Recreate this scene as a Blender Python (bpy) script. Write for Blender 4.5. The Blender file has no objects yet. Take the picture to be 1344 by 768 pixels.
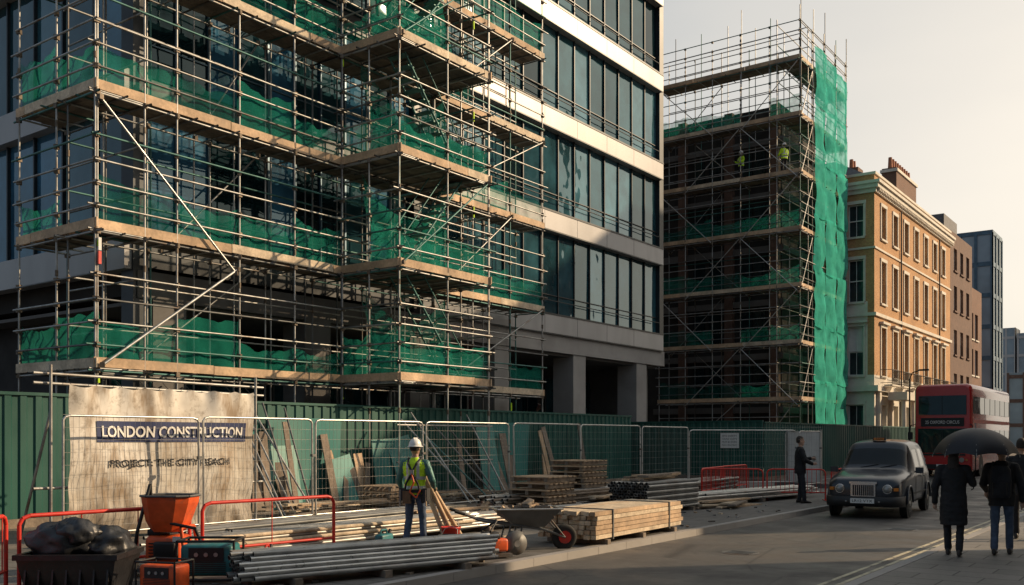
import bpy, math, random, bmesh
from mathutils import Vector, Matrix, kdtree, noise as mnoise
random.seed(7)
R=random.random
def U(a,b): return a+(b-a)*random.random()
scene=bpy.context.scene
scene.view_settings.view_transform='Standard'
try: scene.view_settings.look='None'
except: pass
scene.view_settings.exposure=0

# ---------------------------------------------------------------- materials
MAT={}
def newmat(name):
    m=bpy.data.materials.new(name); m.use_nodes=True
    nt=m.node_tree; nt.nodes.clear()
    o=nt.nodes.new('ShaderNodeOutputMaterial')
    return m,nt,o
def N(nt,t,**k):
    n=nt.nodes.new(t)
    for a,b in k.items(): setattr(n,a,b)
    return n
def coords(nt,scale=(1,1,1),mode='obj'):
    tc=N(nt,'ShaderNodeTexCoord')
    mp=N(nt,'ShaderNodeMapping'); mp.inputs['Scale'].default_value=scale
    if mode=='wall':
        s=N(nt,'ShaderNodeSeparateXYZ'); c=N(nt,'ShaderNodeCombineXYZ'); a=N(nt,'ShaderNodeMath',operation='ADD')
        nt.links.new(tc.outputs['Object'],s.inputs[0])
        nt.links.new(s.outputs[0],a.inputs[0]); nt.links.new(s.outputs[1],a.inputs[1])
        nt.links.new(a.outputs[0],c.inputs[0]); nt.links.new(s.outputs[2],c.inputs[1])
        nt.links.new(c.outputs[0],mp.inputs[0])
    else:
        nt.links.new(tc.outputs['Object'],mp.inputs[0])
    return mp.outputs[0]
def noise(nt,vec,scale,detail=4,rough=.55):
    n=N(nt,'ShaderNodeTexNoise'); n.inputs['Scale'].default_value=scale; n.inputs['Detail'].default_value=min(detail,4); n.inputs['Roughness'].default_value=rough
    nt.links.new(vec,n.inputs['Vector']); return n.outputs[0]
def ramp(nt,fac,stops):
    r=N(nt,'ShaderNodeValToRGB'); e=r.color_ramp.elements
    while len(e)<len(stops): e.new(.5)
    for i,(p,c) in enumerate(stops):
        e[i].position=p; e[i].color=(c[0],c[1],c[2],1) if not isinstance(c,(int,float)) else (c,c,c,1)
    nt.links.new(fac,r.inputs[0]); return r.outputs[0]
def mixc(nt,f,a,b,mode='MIX'):
    m=N(nt,'ShaderNodeMix',data_type='RGBA',blend_type=mode)
    for s,v in ((m.inputs[0],f),(m.inputs[6],a),(m.inputs[7],b)):
        if isinstance(v,(int,float)): s.default_value=v
        elif isinstance(v,(tuple,list)): s.default_value=(v[0],v[1],v[2],1)
        else: nt.links.new(v,s)
    return m.outputs[2]
def pm(name,col,rough=.6,metal=0,var=.25,sc=1.5,scale=(1,1,1),bump=0,bsc=20,col2=None,c2t=(.5,.7),fine=None,coat=0,ior=None,rvar=0):
    m,nt,o=newmat(name)
    p=N(nt,'ShaderNodeBsdfPrincipled'); nt.links.new(p.outputs[0],o.inputs[0])
    v=coords(nt,scale)
    n1=noise(nt,v,sc,3)
    a=tuple(c*(1-var) for c in col); b=tuple(min(1,c*(1+var)) for c in col)
    c=ramp(nt,n1,[(.3,a),(.7,b)])
    if fine:
        nf=noise(nt,v,fine,2); c=mixc(nt,.6,c,ramp(nt,nf,[(.3,.55),(.7,1.0)]),'MULTIPLY')
    if col2:
        n2=noise(nt,v,sc*.6+.13,4,.65); c=mixc(nt,ramp(nt,n2,[(c2t[0],0.),(c2t[1],1.)]),c,col2)
    nt.links.new(c,p.inputs['Base Color'])
    p.inputs['Roughness'].default_value=rough; p.inputs['Metallic'].default_value=metal
    if rvar:
        nr=noise(nt,v,sc*2,2); mr=N(nt,'ShaderNodeMapRange'); nt.links.new(nr,mr.inputs[0])
        mr.inputs[1].default_value=.3; mr.inputs[2].default_value=.7; mr.inputs[3].default_value=rough-rvar; mr.inputs[4].default_value=rough+rvar
        nt.links.new(mr.outputs[0],p.inputs['Roughness'])
    if coat: p.inputs['Coat Weight'].default_value=coat
    if ior: p.inputs['IOR'].default_value=ior
    if bump:
        nb=noise(nt,v,bsc,3); b=N(nt,'ShaderNodeBump'); b.inputs['Strength'].default_value=bump; b.inputs['Distance'].default_value=.02
        nt.links.new(nb,b.inputs['Height']); nt.links.new(b.outputs[0],p.inputs['Normal'])
    MAT[name]=m; return m
pm('steel',(.36,.36,.345),.45,.5,.3,3,col2=(.20,.14,.10),c2t=(.54,.74))
pm('steel_dark',(.14,.145,.145),.55,.4,.3,3,col2=(.13,.085,.055),c2t=(.52,.7))
pm('steel_bright',(.52,.52,.50),.36,.7,.2,4,col2=(.30,.23,.17),c2t=(.6,.8),rvar=.1)
pm('steel_teal',(.06,.17,.155),.5,.25,.3,3)
pm('coupler',(.15,.12,.09),.6,.5,.4,8)
pm('paint_red',(.62,.035,.022),.45,0,.2,4,col2=(.25,.05,.04),c2t=(.58,.75))
pm('paint_orange',(.70,.10,.02),.45,0,.25,6,col2=(.20,.08,.05),c2t=(.58,.74))
pm('indicator',(.6,.2,.03),.3)
pm('timber',(.62,.44,.28),.8,0,.35,1.2,(1,1,1),.3,40,col2=(.32,.24,.17),c2t=(.5,.75),fine=14)
pm('timber_pale',(.66,.54,.39),.8,0,.3,3,(1,1,1),.3,40,fine=20)
pm('timber_old',(.25,.20,.155),.85,0,.35,2,(1,1,1),.4,30,fine=15)
pm('deck',(.13,.11,.09),.85,0,.35,3)
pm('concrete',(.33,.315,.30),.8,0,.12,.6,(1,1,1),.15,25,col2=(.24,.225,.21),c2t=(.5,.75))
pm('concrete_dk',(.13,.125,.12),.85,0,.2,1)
pm('panel_white',(.36,.355,.355),.4,.1,.12,.5,(1,1,.3),0,col2=(.26,.255,.255),c2t=(.5,.8))
pm('frame_dark',(.03,.035,.04),.4,.4,.2,2)
pm('frame_blue',(.08,.13,.17),.4,.5,.2,2)
pm('black',(.012,.012,.013),.55,0,.3,5)
pm('interior',(.03,.028,.026),.9,0,.5,.8)
pm('rubber',(.02,.02,.02),.8,0,.3,10)
pm('plastic_black',(.018,.018,.02),.35,0,.3,6,bump=.3,bsc=15)
pm('dirt',(.15,.125,.10),.95,0,.3,1.2,bump=.8,bsc=12,col2=(.22,.19,.16))
pm('rubble',(.17,.145,.12),.95,0,.5,9,bump=.8,bsc=20)
pm('stucco',(.64,.60,.52),.75,0,.1,1.2,bump=.1,bsc=30,col2=(.48,.44,.38),c2t=(.5,.8))
pm('slate',(.10,.105,.115),.7,0,.3,3)
pm('pot',(.38,.15,.08),.8,0,.3,6)
pm('white_paint',(.70,.69,.66),.5,0,.08,2)
pm('line_paint',(.50,.46,.33),.7,0,.2,6,col2=(.11,.10,.095),c2t=(.5,.66))
pm('bus_red',(.50,.012,.015),.25,0,.08,1,coat=.5)
pm('cab_paint',(.005,.011,.022),.28,.0,.2,2,coat=.25)
pm('chrome',(.5,.5,.5),.2,1,.1,3)
pm('lens',(.30,.30,.29),.15,.3,.1,8)
pm('rust_brick_dark',(.16,.095,.07),.85,0,.2,3,fine=10)
pm('skin',(.42,.26,.185),.55,0,.1,10)
pm('hair',(.025,.018,.014),.7,0,.3,30)
pm('coat_black',(.014,.014,.016),.85,0,.4,6,bump=.4,bsc=12)
pm('trousers_dark',(.022,.023,.028),.9,0,.3,8,bump=.3,bsc=14)
pm('jeans',(.07,.10,.16),.9,0,.35,7,bump=.4,bsc=14)
pm('shoe',(.025,.018,.014),.5,0,.3,10)
pm('boot',(.16,.09,.045),.7,0,.3,10)
pm('hivis',(.55,.85,.02),.7,0,.12,6,bump=.3,bsc=12)
pm('reflective',(.55,.56,.55),.35,.3,.1,6)
pm('harness',(.02,.02,.022),.7,0,.3,6)
pm('glove',(.18,.14,.09),.8,0,.3,12)
pm('helmet_white',(.80,.80,.78),.3,0,.04,5)
pm('umbrella_cloth',(.010,.011,.016),.55,0,.3,3)
pm('teal_case',(.02,.17,.19),.45,0,.25,6,col2=(.05,.09,.09))
pm('tarp',(.02,.022,.026),.4,0,.4,4,bump=.6,bsc=7)
pm('notice',(.75,.75,.72),.6,0,.04,3)
pm('ink_blue',(.025,.04,.12),.7,0,.2,3,col2=(.08,.09,.14),c2t=(.58,.82))
pm('ink_black',(.012,.012,.015),.8,0,.1,3)
pm('lettering',(.80,.79,.75),.6,0,.08,3)
pm('hazed_stone',(.46,.45,.44),.9,0,.1,.3)  # stone paled so its colour carries the distance haze
pm('hazed_glass',(.26,.32,.36),.3,.2,.2,.3)  # glass tone lightened in place of aerial haze
pm('hoard',(.012,.085,.068),.45,.1,.2,.7,(1,1,.4),.05,5,col2=(.03,.10,.082),c2t=(.5,.8),rvar=.1)
pm('hoard_teal',(.04,.20,.185),.5,.1,.25,.6,(1,1,.5),.05,5,col2=(.10,.24,.21),c2t=(.5,.7))

def glass(name,col,ior=1.9,rough=.02,wob=.03,var=.5,tint=(.60,.85,.95)):
    m,nt,o=newmat(name); p=N(nt,'ShaderNodeBsdfPrincipled'); nt.links.new(p.outputs[0],o.inputs[0])
    v=coords(nt); n=noise(nt,v,.7,3,.7)
    nt.links.new(ramp(nt,n,[(.3,tuple(c*(1-var) for c in col)),(.7,tuple(c*(1+var) for c in col))]),p.inputs['Base Color'])
    p.inputs['Roughness'].default_value=rough; p.inputs['IOR'].default_value=ior
    p.inputs['Specular Tint'].default_value=(*tint,1)
    nb=noise(nt,v,.55,2); b=N(nt,'ShaderNodeBump'); b.inputs['Strength'].default_value=wob; b.inputs['Distance'].default_value=.5
    nt.links.new(nb,b.inputs['Height']); nt.links.new(b.outputs[0],p.inputs['Normal'])
    MAT[name]=m
glass('glass_a',(.012,.042,.054),1.7,wob=.09); glass('glass_b',(.022,.07,.09),1.85,wob=.09); glass('glass_c',(.004,.014,.018),1.5,wob=.06); glass('glass_d',(.04,.11,.14),2.1,wob=.09)
glass('glass_blue',(.03,.10,.17),1.8)
glass('car_glass',(.006,.009,.011),1.4,wob=.01,tint=(1,1,1)); glass('bus_glass',(.012,.018,.02),1.5,wob=.01)
glass('house_glass',(.035,.045,.05),1.6)

def brickmat(name,c1,c2,mort,sc=4.4,wall=True,w=.5,h=.25,ms=.02,rough=.85,bump=.3):
    m,nt,o=newmat(name); p=N(nt,'ShaderNodeBsdfPrincipled'); nt.links.new(p.outputs[0],o.inputs[0])
    v=coords(nt,(1,1,1),'wall' if wall else 'obj')
    b=N(nt,'ShaderNodeTexBrick'); nt.links.new(v,b.inputs['Vector'])
    b.inputs['Color1'].default_value=(*c1,1); b.inputs['Color2'].default_value=(*c2,1); b.inputs['Mortar'].default_value=(*mort,1)
    b.inputs['Scale'].default_value=sc; b.inputs['Mortar Size'].default_value=ms; b.inputs['Brick Width'].default_value=w; b.inputs['Row Height'].default_value=h
    n=noise(nt,v,.5,4,.6); c=mixc(nt,.7,b.outputs[0],ramp(nt,n,[(.3,.6),(.7,1.)]),'MULTIPLY')
    n2=noise(nt,v,14,2); c=mixc(nt,.4,c,ramp(nt,n2,[(.3,.6),(.7,1.)]),'MULTIPLY')
    nt.links.new(c,p.inputs['Base Color']); p.inputs['Roughness'].default_value=rough
    bp=N(nt,'ShaderNodeBump'); bp.inputs['Strength'].default_value=bump; bp.inputs['Distance'].default_value=.01; bp.invert=True
    nt.links.new(b.outputs['Fac'],bp.inputs['Height']); nt.links.new(bp.outputs[0],p.inputs['Normal'])
    MAT[name]=m
brickmat('brick',(.68,.37,.15),(.50,.25,.10),(.48,.37,.25))
brickmat('brick_red',(.24,.11,.065),(.17,.08,.052),(.25,.22,.18))
brickmat('paving',(.25,.235,.215),(.195,.185,.17),(.08,.075,.07),1.0,False,.75,.5,.012,.7,.4)
brickmat('paving2',(.19,.18,.17),(.145,.14,.13),(.06,.055,.05),1.0,False,.6,.4,.012,.75,.4)

def asphalt():
    m,nt,o=newmat('asphalt'); p=N(nt,'ShaderNodeBsdfPrincipled'); nt.links.new(p.outputs[0],o.inputs[0])
    v=coords(nt); v2=coords(nt,(1,.12,1))
    c=ramp(nt,noise(nt,v,.45,4,.65),[(.3,(.062,.059,.056)),(.7,(.115,.108,.10))])
    c=mixc(nt,.55,c,ramp(nt,noise(nt,v,90,2),[(.3,.45),(.75,1.)]),'MULTIPLY')
    c=mixc(nt,ramp(nt,noise(nt,v2,1.6,3),[(.5,0.),(.75,.6)]),c,(.16,.145,.125))
    c=mixc(nt,ramp(nt,noise(nt,v,2.3,4,.7),[(.58,0.),(.68,.75)]),c,(.035,.033,.031))
    vo=N(nt,'ShaderNodeTexVoronoi',feature='DISTANCE_TO_EDGE'); vo.inputs['Scale'].default_value=.45; nt.links.new(v,vo.inputs['Vector'])
    c=mixc(nt,ramp(nt,vo.outputs[0],[(.0,.8),(.012,0.)]),c,(.02,.02,.02))
    nt.links.new(c,p.inputs['Base Color'])
    nt.links.new(ramp(nt,noise(nt,v,1.2,3),[(.3,.42),(.7,.8)]),p.inputs['Roughness'])
    b=N(nt,'ShaderNodeBump'); b.inputs['Strength'].default_value=.6; b.inputs['Distance'].default_value=.01
    nt.links.new(noise(nt,v,70,2),b.inputs['Height']); nt.links.new(b.outputs[0],p.inputs['Normal'])
    MAT['asphalt']=m
asphalt()
def netmat(name,col,alpha,tl=.5):
    m,nt,o=newmat(name)
    d=N(nt,'ShaderNodeBsdfDiffuse'); t=N(nt,'ShaderNodeBsdfTranslucent'); tr=N(nt,'ShaderNodeBsdfTransparent')
    v=coords(nt); n=noise(nt,v,1.6,3,.65)
    c=ramp(nt,n,[(.3,tuple(x*.55 for x in col)),(.7,tuple(x*1.4 for x in col))])
    nt.links.new(c,d.inputs[0]); nt.links.new(c,t.inputs[0])
    a=N(nt,'ShaderNodeMixShader'); a.inputs[0].default_value=tl; nt.links.new(d.outputs[0],a.inputs[1]); nt.links.new(t.outputs[0],a.inputs[2])
    b=N(nt,'ShaderNodeMixShader'); nt.links.new(ramp(nt,n,[(.3,min(1,alpha+.18)),(.7,alpha-.22)]),b.inputs[0])
    nt.links.new(tr.outputs[0],b.inputs[1]); nt.links.new(a.outputs[0],b.inputs[2]); nt.links.new(b.outputs[0],o.inputs[0])
    MAT[name]=m
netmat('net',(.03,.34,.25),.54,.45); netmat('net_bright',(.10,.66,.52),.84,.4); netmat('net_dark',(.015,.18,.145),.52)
def canvas():
    m,nt,o=newmat('canvas'); p=N(nt,'ShaderNodeBsdfPrincipled'); nt.links.new(p.outputs[0],o.inputs[0])
    v=coords(nt); vs=coords(nt,(1,1,.3))
    c=ramp(nt,noise(nt,v,.8,4,.7),[(.35,(.50,.46,.39)),(.62,(.74,.71,.65))])
    c=mixc(nt,ramp(nt,noise(nt,vs,2.3,4,.75),[(.46,0.),(.66,.85)]),c,(.28,.195,.115))
    c=mixc(nt,ramp(nt,noise(nt,v,5,4,.8),[(.53,0.),(.70,.6)]),c,(.17,.125,.08))
    sx=N(nt,'ShaderNodeSeparateXYZ'); tc=N(nt,'ShaderNodeTexCoord'); nt.links.new(tc.outputs['Object'],sx.inputs[0])
    ma=N(nt,'ShaderNodeMath',operation='MULTIPLY_ADD'); nt.links.new(noise(nt,v,3,4),ma.inputs[0]); ma.inputs[1].default_value=1.3; nt.links.new(sx.outputs[2],ma.inputs[2])
    mr=N(nt,'ShaderNodeMapRange'); nt.links.new(ma.outputs[0],mr.inputs[0]); mr.inputs[1].default_value=.8; mr.inputs[2].default_value=1.7; mr.inputs[3].default_value=.75; mr.inputs[4].default_value=0
    c=mixc(nt,mr.outputs[0],c,(.16,.12,.08))
    nt.links.new(c,p.inputs['Base Color']); p.inputs['Roughness'].default_value=.75
    MAT['canvas']=m
canvas()

# ---------------------------------------------------------------- mesh builder
class MB:
    def __init__(s): s.v=[];s.f=[];s.m=[];s.s=[]
    def add(s,vs,fs,m,sm=False):
        o=len(s.v); s.v+= [tuple(x) for x in vs]
        for f in fs: s.f.append(tuple(i+o for i in f)); s.m.append(m); s.s.append(sm)
    def box(s,x0,x1,y0,y1,z0,z1,m):
        x0,x1=min(x0,x1),max(x0,x1); y0,y1=min(y0,y1),max(y0,y1)
        s.add([(x0,y0,z0),(x1,y0,z0),(x1,y1,z0),(x0,y1,z0),(x0,y0,z1),(x1,y0,z1),(x1,y1,z1),(x0,y1,z1)],
              [(0,3,2,1),(4,5,6,7),(0,1,5,4),(1,2,6,5),(2,3,7,6),(3,0,4,7)],m)
    def obox(s,c,size,rz=0,m='steel',rx=0,ry=0):
        M=Matrix.Translation(c)@Matrix.Rotation(rz,4,'Z')@Matrix.Rotation(rx,4,'X')@Matrix.Rotation(ry,4,'Y')
        a,b,d=[q/2 for q in size]
        vs=[M@Vector(p) for p in [(-a,-b,-d),(a,-b,-d),(a,b,-d),(-a,b,-d),(-a,-b,d),(a,-b,d),(a,b,d),(-a,b,d)]]
        s.add(vs,[(0,3,2,1),(4,5,6,7),(0,1,5,4),(1,2,6,5),(2,3,7,6),(3,0,4,7)],m)
    def frame(s,p,q):
        d=(q-p).normalized(); u=d.cross(Vector((0,0,1)))
        if u.length<1e-3: u=Vector((1,0,0))
        u.normalize(); return d,u,d.cross(u)
    def tube(s,p,q,r,m='steel',n=6,cap=False,r2=None):
        p=Vector(p);q=Vector(q)
        if (q-p).length<1e-5: return
        d,u,w=s.frame(p,q); vs=[]
        for c,rr in ((p,r),(q,r if r2 is None else r2)):
            for i in range(n):
                a=2*math.pi*i/n; vs.append(c+u*math.cos(a)*rr+w*math.sin(a)*rr)
        s.add(vs,[(i,(i+1)%n,n+(i+1)%n,n+i) for i in range(n)],m,True)
        if cap: s.add(vs[:n],[tuple(range(n))],m); s.add(vs[n:],[tuple(range(n-1,-1,-1))],m)
    def pipe(s,p,q,r,m,n=10,inner='black'):
        p=Vector(p);q=Vector(q); d,u,w=s.frame(p,q); s.tube(p,q,r,m,n)
        for c,sg in ((p,1),(q,-1)):
            o=[c+(u*math.cos(2*math.pi*i/n)+w*math.sin(2*math.pi*i/n))*r for i in range(n)]
            k=[c+(u*math.cos(2*math.pi*i/n)+w*math.sin(2*math.pi*i/n))*r*.82 for i in range(n)]
            e=[x+d*sg*.15 for x in k]
            s.add(o+k,[(i,(i+1)%n,n+(i+1)%n,n+i) for i in range(n)],m)
            s.add(k+e,[(i,(i+1)%n,n+(i+1)%n,n+i) for i in range(n)]+[tuple(range(n,2*n))],inner)  # bore coloured black, painting in the shade of the hollow end
    def poly(s,pts,r,m,n=6):
        for a,b in zip(pts,pts[1:]): s.tube(a,b,r,m,n)
    def loft(s,rings,m,cap=True,sm=True,closed=True):
        n=len(rings[0]); vs=[p for r in rings for p in r]; fs=[]
        for k in range(len(rings)-1):
            for i in range(n if closed else n-1):
                j=(i+1)%n; fs.append((k*n+i,k*n+j,(k+1)*n+j,(k+1)*n+i))
        s.add(vs,fs,m,sm)
        if cap: s.add(rings[0],[tuple(range(n-1,-1,-1))],m); s.add(rings[-1],[tuple(range(n))],m)
    def ell(s,c,rad,m,nu=14,nv=9):
        c=Vector(c); rings=[]
        for k in range(nv+1):
            t=-math.pi/2+math.pi*k/nv; cr=max(.02,math.cos(t))
            rings.append([(c.x+rad[0]*cr*math.cos(2*math.pi*i/nu),c.y+rad[1]*cr*math.sin(2*math.pi*i/nu),c.z+rad[2]*math.sin(t)) for i in range(nu)])
        s.loft(rings,m)
    def lathe_x(s,c,prof,m,n=24):
        c=Vector(c)
        s.loft([[(c.x+x,c.y+r*math.cos(2*math.pi*i/n),c.z+r*math.sin(2*math.pi*i/n)) for i in range(n)] for x,r in prof],m,cap=True)
    def grid(s,fn,nu,nv,m):
        vs=[fn(i/nu,j/nv) for j in range(nv+1) for i in range(nu+1)]
        s.add(vs,[(j*(nu+1)+i,j*(nu+1)+i+1,(j+1)*(nu+1)+i+1,(j+1)*(nu+1)+i) for j in range(nv) for i in range(nu)],m,True)
    def build(s,name,parent=None,loc=(0,0,0),rz=0,sc=1):
        me=bpy.data.meshes.new(name); me.from_pydata(s.v,[],s.f)
        keys=[]
        for k in s.m:
            if k not in keys: keys.append(k)
        for k in keys: me.materials.append(MAT[k])
        ix={k:i for i,k in enumerate(keys)}
        me.polygons.foreach_set('material_index',[ix[k] for k in s.m])
        me.polygons.foreach_set('use_smooth',s.s); me.update()
        o=bpy.data.objects.new(name,me); scene.collection.objects.link(o)
        o.location=loc; o.rotation_euler=(0,0,rz); o.scale=(sc,)*3
        if parent: o.parent=parent
        return o
def empty(name,loc=(0,0,0),rz=0,sc=1):
    e=bpy.data.objects.new(name,None); scene.collection.objects.link(e); e.location=loc; e.rotation_euler=(0,0,rz); e.scale=(sc,)*3; e.empty_display_size=.3
    return e
def text_mesh(body,width,fn,mat,name,parent,maxh=None,bold=0,res=3):
    cu=bpy.data.curves.new('t','FONT'); cu.body=body; cu.size=1; cu.resolution_u=res; cu.offset=bold
    ob=bpy.data.objects.new('t',cu); scene.collection.objects.link(ob)
    dg=bpy.context.evaluated_depsgraph_get(); me=bpy.data.meshes.new_from_object(ob.evaluated_get(dg))
    bpy.data.objects.remove(ob)
    xs=[v.co.x for v in me.vertices]; ys=[v.co.y for v in me.vertices]
    k=width/(max(xs)-min(xs)); ky=k if not maxh else maxh/(max(ys)-min(ys))
    for v in me.vertices: v.co=Vector(fn((v.co.x-min(xs))*k,(v.co.y-min(ys))*ky))
    me.materials.clear(); me.materials.append(MAT[mat]); 
    o=bpy.data.objects.new(name,me); scene.collection.objects.link(o); o.parent=parent; return o

# ---------------------------------------------------------------- camera, world, sun
CAMZ=1.85
cam=bpy.data.cameras.new('camera'); co=bpy.data.objects.new('camera',cam); scene.collection.objects.link(co)
cam.sensor_width=36; cam.lens=33.67; cam.shift_y=.1421; cam.clip_end=3000; cam.clip_start=.1
co.location=(0,0,CAMZ); co.rotation_euler=(math.radians(90),0,math.radians(36.1)); scene.camera=co
PHI=math.radians(48); EL=math.radians(24)
sd=Vector((math.cos(PHI)*math.cos(EL),math.sin(PHI)*math.cos(EL),math.sin(EL)))
sl=bpy.data.lights.new('sun','SUN'); sl.energy=5.0; sl.angle=math.radians(.6); sl.color=(1,.74,.47)
so=bpy.data.objects.new('sun',sl); scene.collection.objects.link(so); so.rotation_euler=sd.to_track_quat('Z','Y').to_euler(); so.location=(20,20,40)
w=bpy.data.worlds.new('World'); scene.world=w; w.use_nodes=True; nt=w.node_tree; nt.nodes.clear()
wo=N(nt,'ShaderNodeOutputWorld'); bg=N(nt,'ShaderNodeBackground'); nt.links.new(bg.outputs[0],wo.inputs[0]); bg.inputs[1].default_value=.1
sky=N(nt,'ShaderNodeTexSky'); sky.sky_type='NISHITA'; sky.sun_disc=False; sky.sun_elevation=EL; sky.sun_rotation=math.pi/2-PHI; sky.dust_density=3; sky.air_density=1.2
tc=N(nt,'ShaderNodeTexCoord'); dp=N(nt,'ShaderNodeVectorMath',operation='DOT_PRODUCT'); nt.links.new(tc.outputs['Generated'],dp.inputs[0]); 
hd=Vector((math.cos(math.radians(58)),math.sin(math.radians(58)),.1)).normalized(); dp.inputs[1].default_value=hd
mp_=N(nt,'ShaderNodeMapping'); mp_.inputs['Scale'].default_value=(1,1,3); nt.links.new(tc.outputs['Generated'],mp_.inputs[0])
cl=noise(nt,mp_.outputs[0],1.8,4)
ad=N(nt,'ShaderNodeMath',operation='MULTIPLY_ADD'); ad.inputs[1].default_value=.26; nt.links.new(cl,ad.inputs[0]); nt.links.new(dp.outputs['Value'],ad.inputs[2])
hz=ramp(nt,ad.outputs[0],[(.0,(.22,.28,.35)),(.35,(.38,.42,.46)),(.60,(.64,.64,.62)),(.95,(1.08,.98,.84))])
sc_=N(nt,'ShaderNodeVectorMath',operation='SCALE'); nt.links.new(hz,sc_.inputs[0]); sc_.inputs['Scale'].default_value=10.2
nt.links.new(mixc(nt,.85,sky.outputs[0],sc_.outputs[0]),bg.inputs[0])

# ---------------------------------------------------------------- ground, road, pavements
PZ=.12
g=MB(); g.add([(-1500,-300,0),(1500,-300,0),(1500,2500,0),(-1500,2500,0)],[(0,1,2,3)],'dirt'); g.build('ground')
r=MB(); r.add([(-13.4,-40,.004),(-3.3,-40,.004),(-3.3,900,.004),(-13.4,900,.004)],[(0,1,2,3)],'asphalt'); r.build('road')
edge=[(-7.85,-40),(-7.85,32)]+[(-7.85-5.15*(t/8)**1.3*1.0,32+6*t/8) for t in range(1,8)]+[(-13,38),(-13,400)]
p=MB()
for (x0,y0),(x1,y1) in zip(edge,edge[1:]):
    p.add([(-15.0,y0,PZ),(x0-.15,y0,PZ),(x1-.15,y1,PZ),(-15.0,y1,PZ)],[(0,1,2,3)],'paving2')
p.build('pavement')
def kerb(mb,path,side,wd=.15,h=PZ+.006):
    for (x0,y0),(x1,y1) in zip(path,path[1:]):
        L=math.hypot(x1-x0,y1-y0); n=max(1,int(min(L,120)/.9)); 
        if L>120: n=130
        for i in range(n):
            a=i/n; b=(i+1)/n-.008/L*1
            ax,ay,bx,by=x0+(x1-x0)*a,y0+(y1-y0)*a,x0+(x1-x0)*b,y0+(y1-y0)*b
            s_=side*wd
            v=[(ax,ay,0),(bx,by,0),(bx+s_,by,0),(ax+s_,ay,0)]; v+=[(x,y,h) for x,y,_ in v]
            mb.add(v,[(0,1,5,4),(1,2,6,5),(2,3,7,6),(3,0,4,7),(4,5,6,7)],'concrete')
k=MB(); kerb(k,edge,-1); k.build('kerb')
p=MB(); p.add([(-3.35,-40,PZ),(3.4,-40,PZ),(3.4,400,PZ),(-3.35,400,PZ)],[(0,1,2,3)],'paving'); p.build('pavement')
k=MB(); kerb(k,[(-3.5,-40),(-3.5,400)],1); k.build('kerb')
l=MB()
for x in (-3.78,-3.96): l.box(x-.03,x+.03,-30,200,.0045,.008,'line_paint')
l.build('road_marking')
s=MB(); s.box(-70,-15.0,-30,60,.001,.115,'dirt'); s.build('site_ground')
n=24
for cx,cy in ((-6.1,14.6),(-5.0,20.2)):
    m=MB()
    m.add([(cx+.3*math.cos(2*math.pi*i/n),cy+.3*math.sin(2*math.pi*i/n),.009) for i in range(n)],[tuple(range(n))],'steel_dark')
    for a in range(-2,3): m.box(cx-.22,cx+.22,cy+a*.09-.02,cy+a*.09+.02,.0095,.014,'steel_dark')
    m.build('manhole_cover')

# ---------------------------------------------------------------- office building
FXc=-21.5
ob=empty('office_building')
m=MB(); gl=['glass_a','glass_b','glass_a','glass_b','glass_d','glass_c']
bands=[6.0,10.1,14.2,18.4,22.5,26.6]; BH=.8
def glaze_x(y0,y1,z0,z1,pw,mats,fr='frame_dark',x=FXc,tr=True,fw=.022):
    n=max(1,round((y1-y0)/pw)); wd=(y1-y0)/n
    for i in range(n):
        a=y0+i*wd; b=a+wd; t=U(-.012,.012); t2=U(-.012,.012)
        m.add([(x-t-t2,a+.02,z0),(x+t-t2,b-.02,z0),(x+t+t2,b-.02,z1),(x-t+t2,a+.02,z1)],[(0,1,2,3)],random.choice(mats))
        m.box(x-.05,x+.07,a-fw,a+fw,z0,z1,fr)
    if tr: m.box(x-.05,x+.05,y0,y1,z0+(z1-z0)*.24,z0+(z1-z0)*.24+.03,fr)
def glaze_y(x0,x1,z0,z1,pw,mats,y,fr='frame_dark'):
    n=max(1,round((x1-x0)/pw)); wd=(x1-x0)/n
    for i in range(n):
        a=x0+i*wd;b=a+wd;t=U(-.01,.01)
        m.add([(a+.03,y-t,z0),(b-.03,y+t,z0),(b-.03,y+t,z1),(a+.03,y-t,z1)],[(0,1,2,3)],random.choice(mats))
        m.box(a-.03,a+.03,y-.09,y+.05,z0,z1,fr)
YB0,YB1,YS=13.6,41.3,24.0
for i,z in enumerate(bands):
    zt=bands[i+1] if i+1<len(bands) else 31
    glaze_x(YS,YB1-.1,z+BH,zt,1.2,gl)
    glaze_x(YB0+.2,YS-.3,z+BH,zt,1.0,['glass_a','glass_c','glass_blue','glass_c'],'frame_blue',fw=.03)
    m.box(FXc-.3,FXc+.35,YS,YB1,z,z+BH,'panel_white')
    for y in [YS+1.2*q*2 for q in range(1,7)]: m.box(FXc+.34,FXc+.354,y-.008,y+.008,z,z+BH,'frame_dark')
    m.box(FXc+.33,FXc+.37,YS,YB1,z+BH-.05,z+BH+.02,'frame_dark'); m.box(FXc+.33,FXc+.36,YS,YB1,z-.02,z+.03,'frame_dark')
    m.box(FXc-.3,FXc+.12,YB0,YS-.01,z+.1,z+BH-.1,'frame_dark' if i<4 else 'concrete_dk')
    m.box(-70,FXc+.1,YB0-.3,YB0+.1,z,z+BH,'panel_white')
    glaze_y(-60,FXc-.2,z+BH,zt,1.5,['glass_blue','glass_a','glass_b'],YB0)
    m.tube((FXc+.2,YS,z+BH+.55),(FXc+.2,YB1-.2,z+BH+.55),.02,'frame_dark',6)
m.box(FXc-.4,FXc+.2,YB1-.1,YB1+.3,5.6,31,'frame_dark')
m.box(FXc-.3,FXc+.2,YS-.3,YS,6,31,'frame_dark')
m.box(FXc-.35,FXc+.16,YB0-.1,YB0+.25,0,31,'frame_dark')
m.box(-70,FXc-.6,YB0+.4,YB1,5.5,31.2,'interior')
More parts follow.
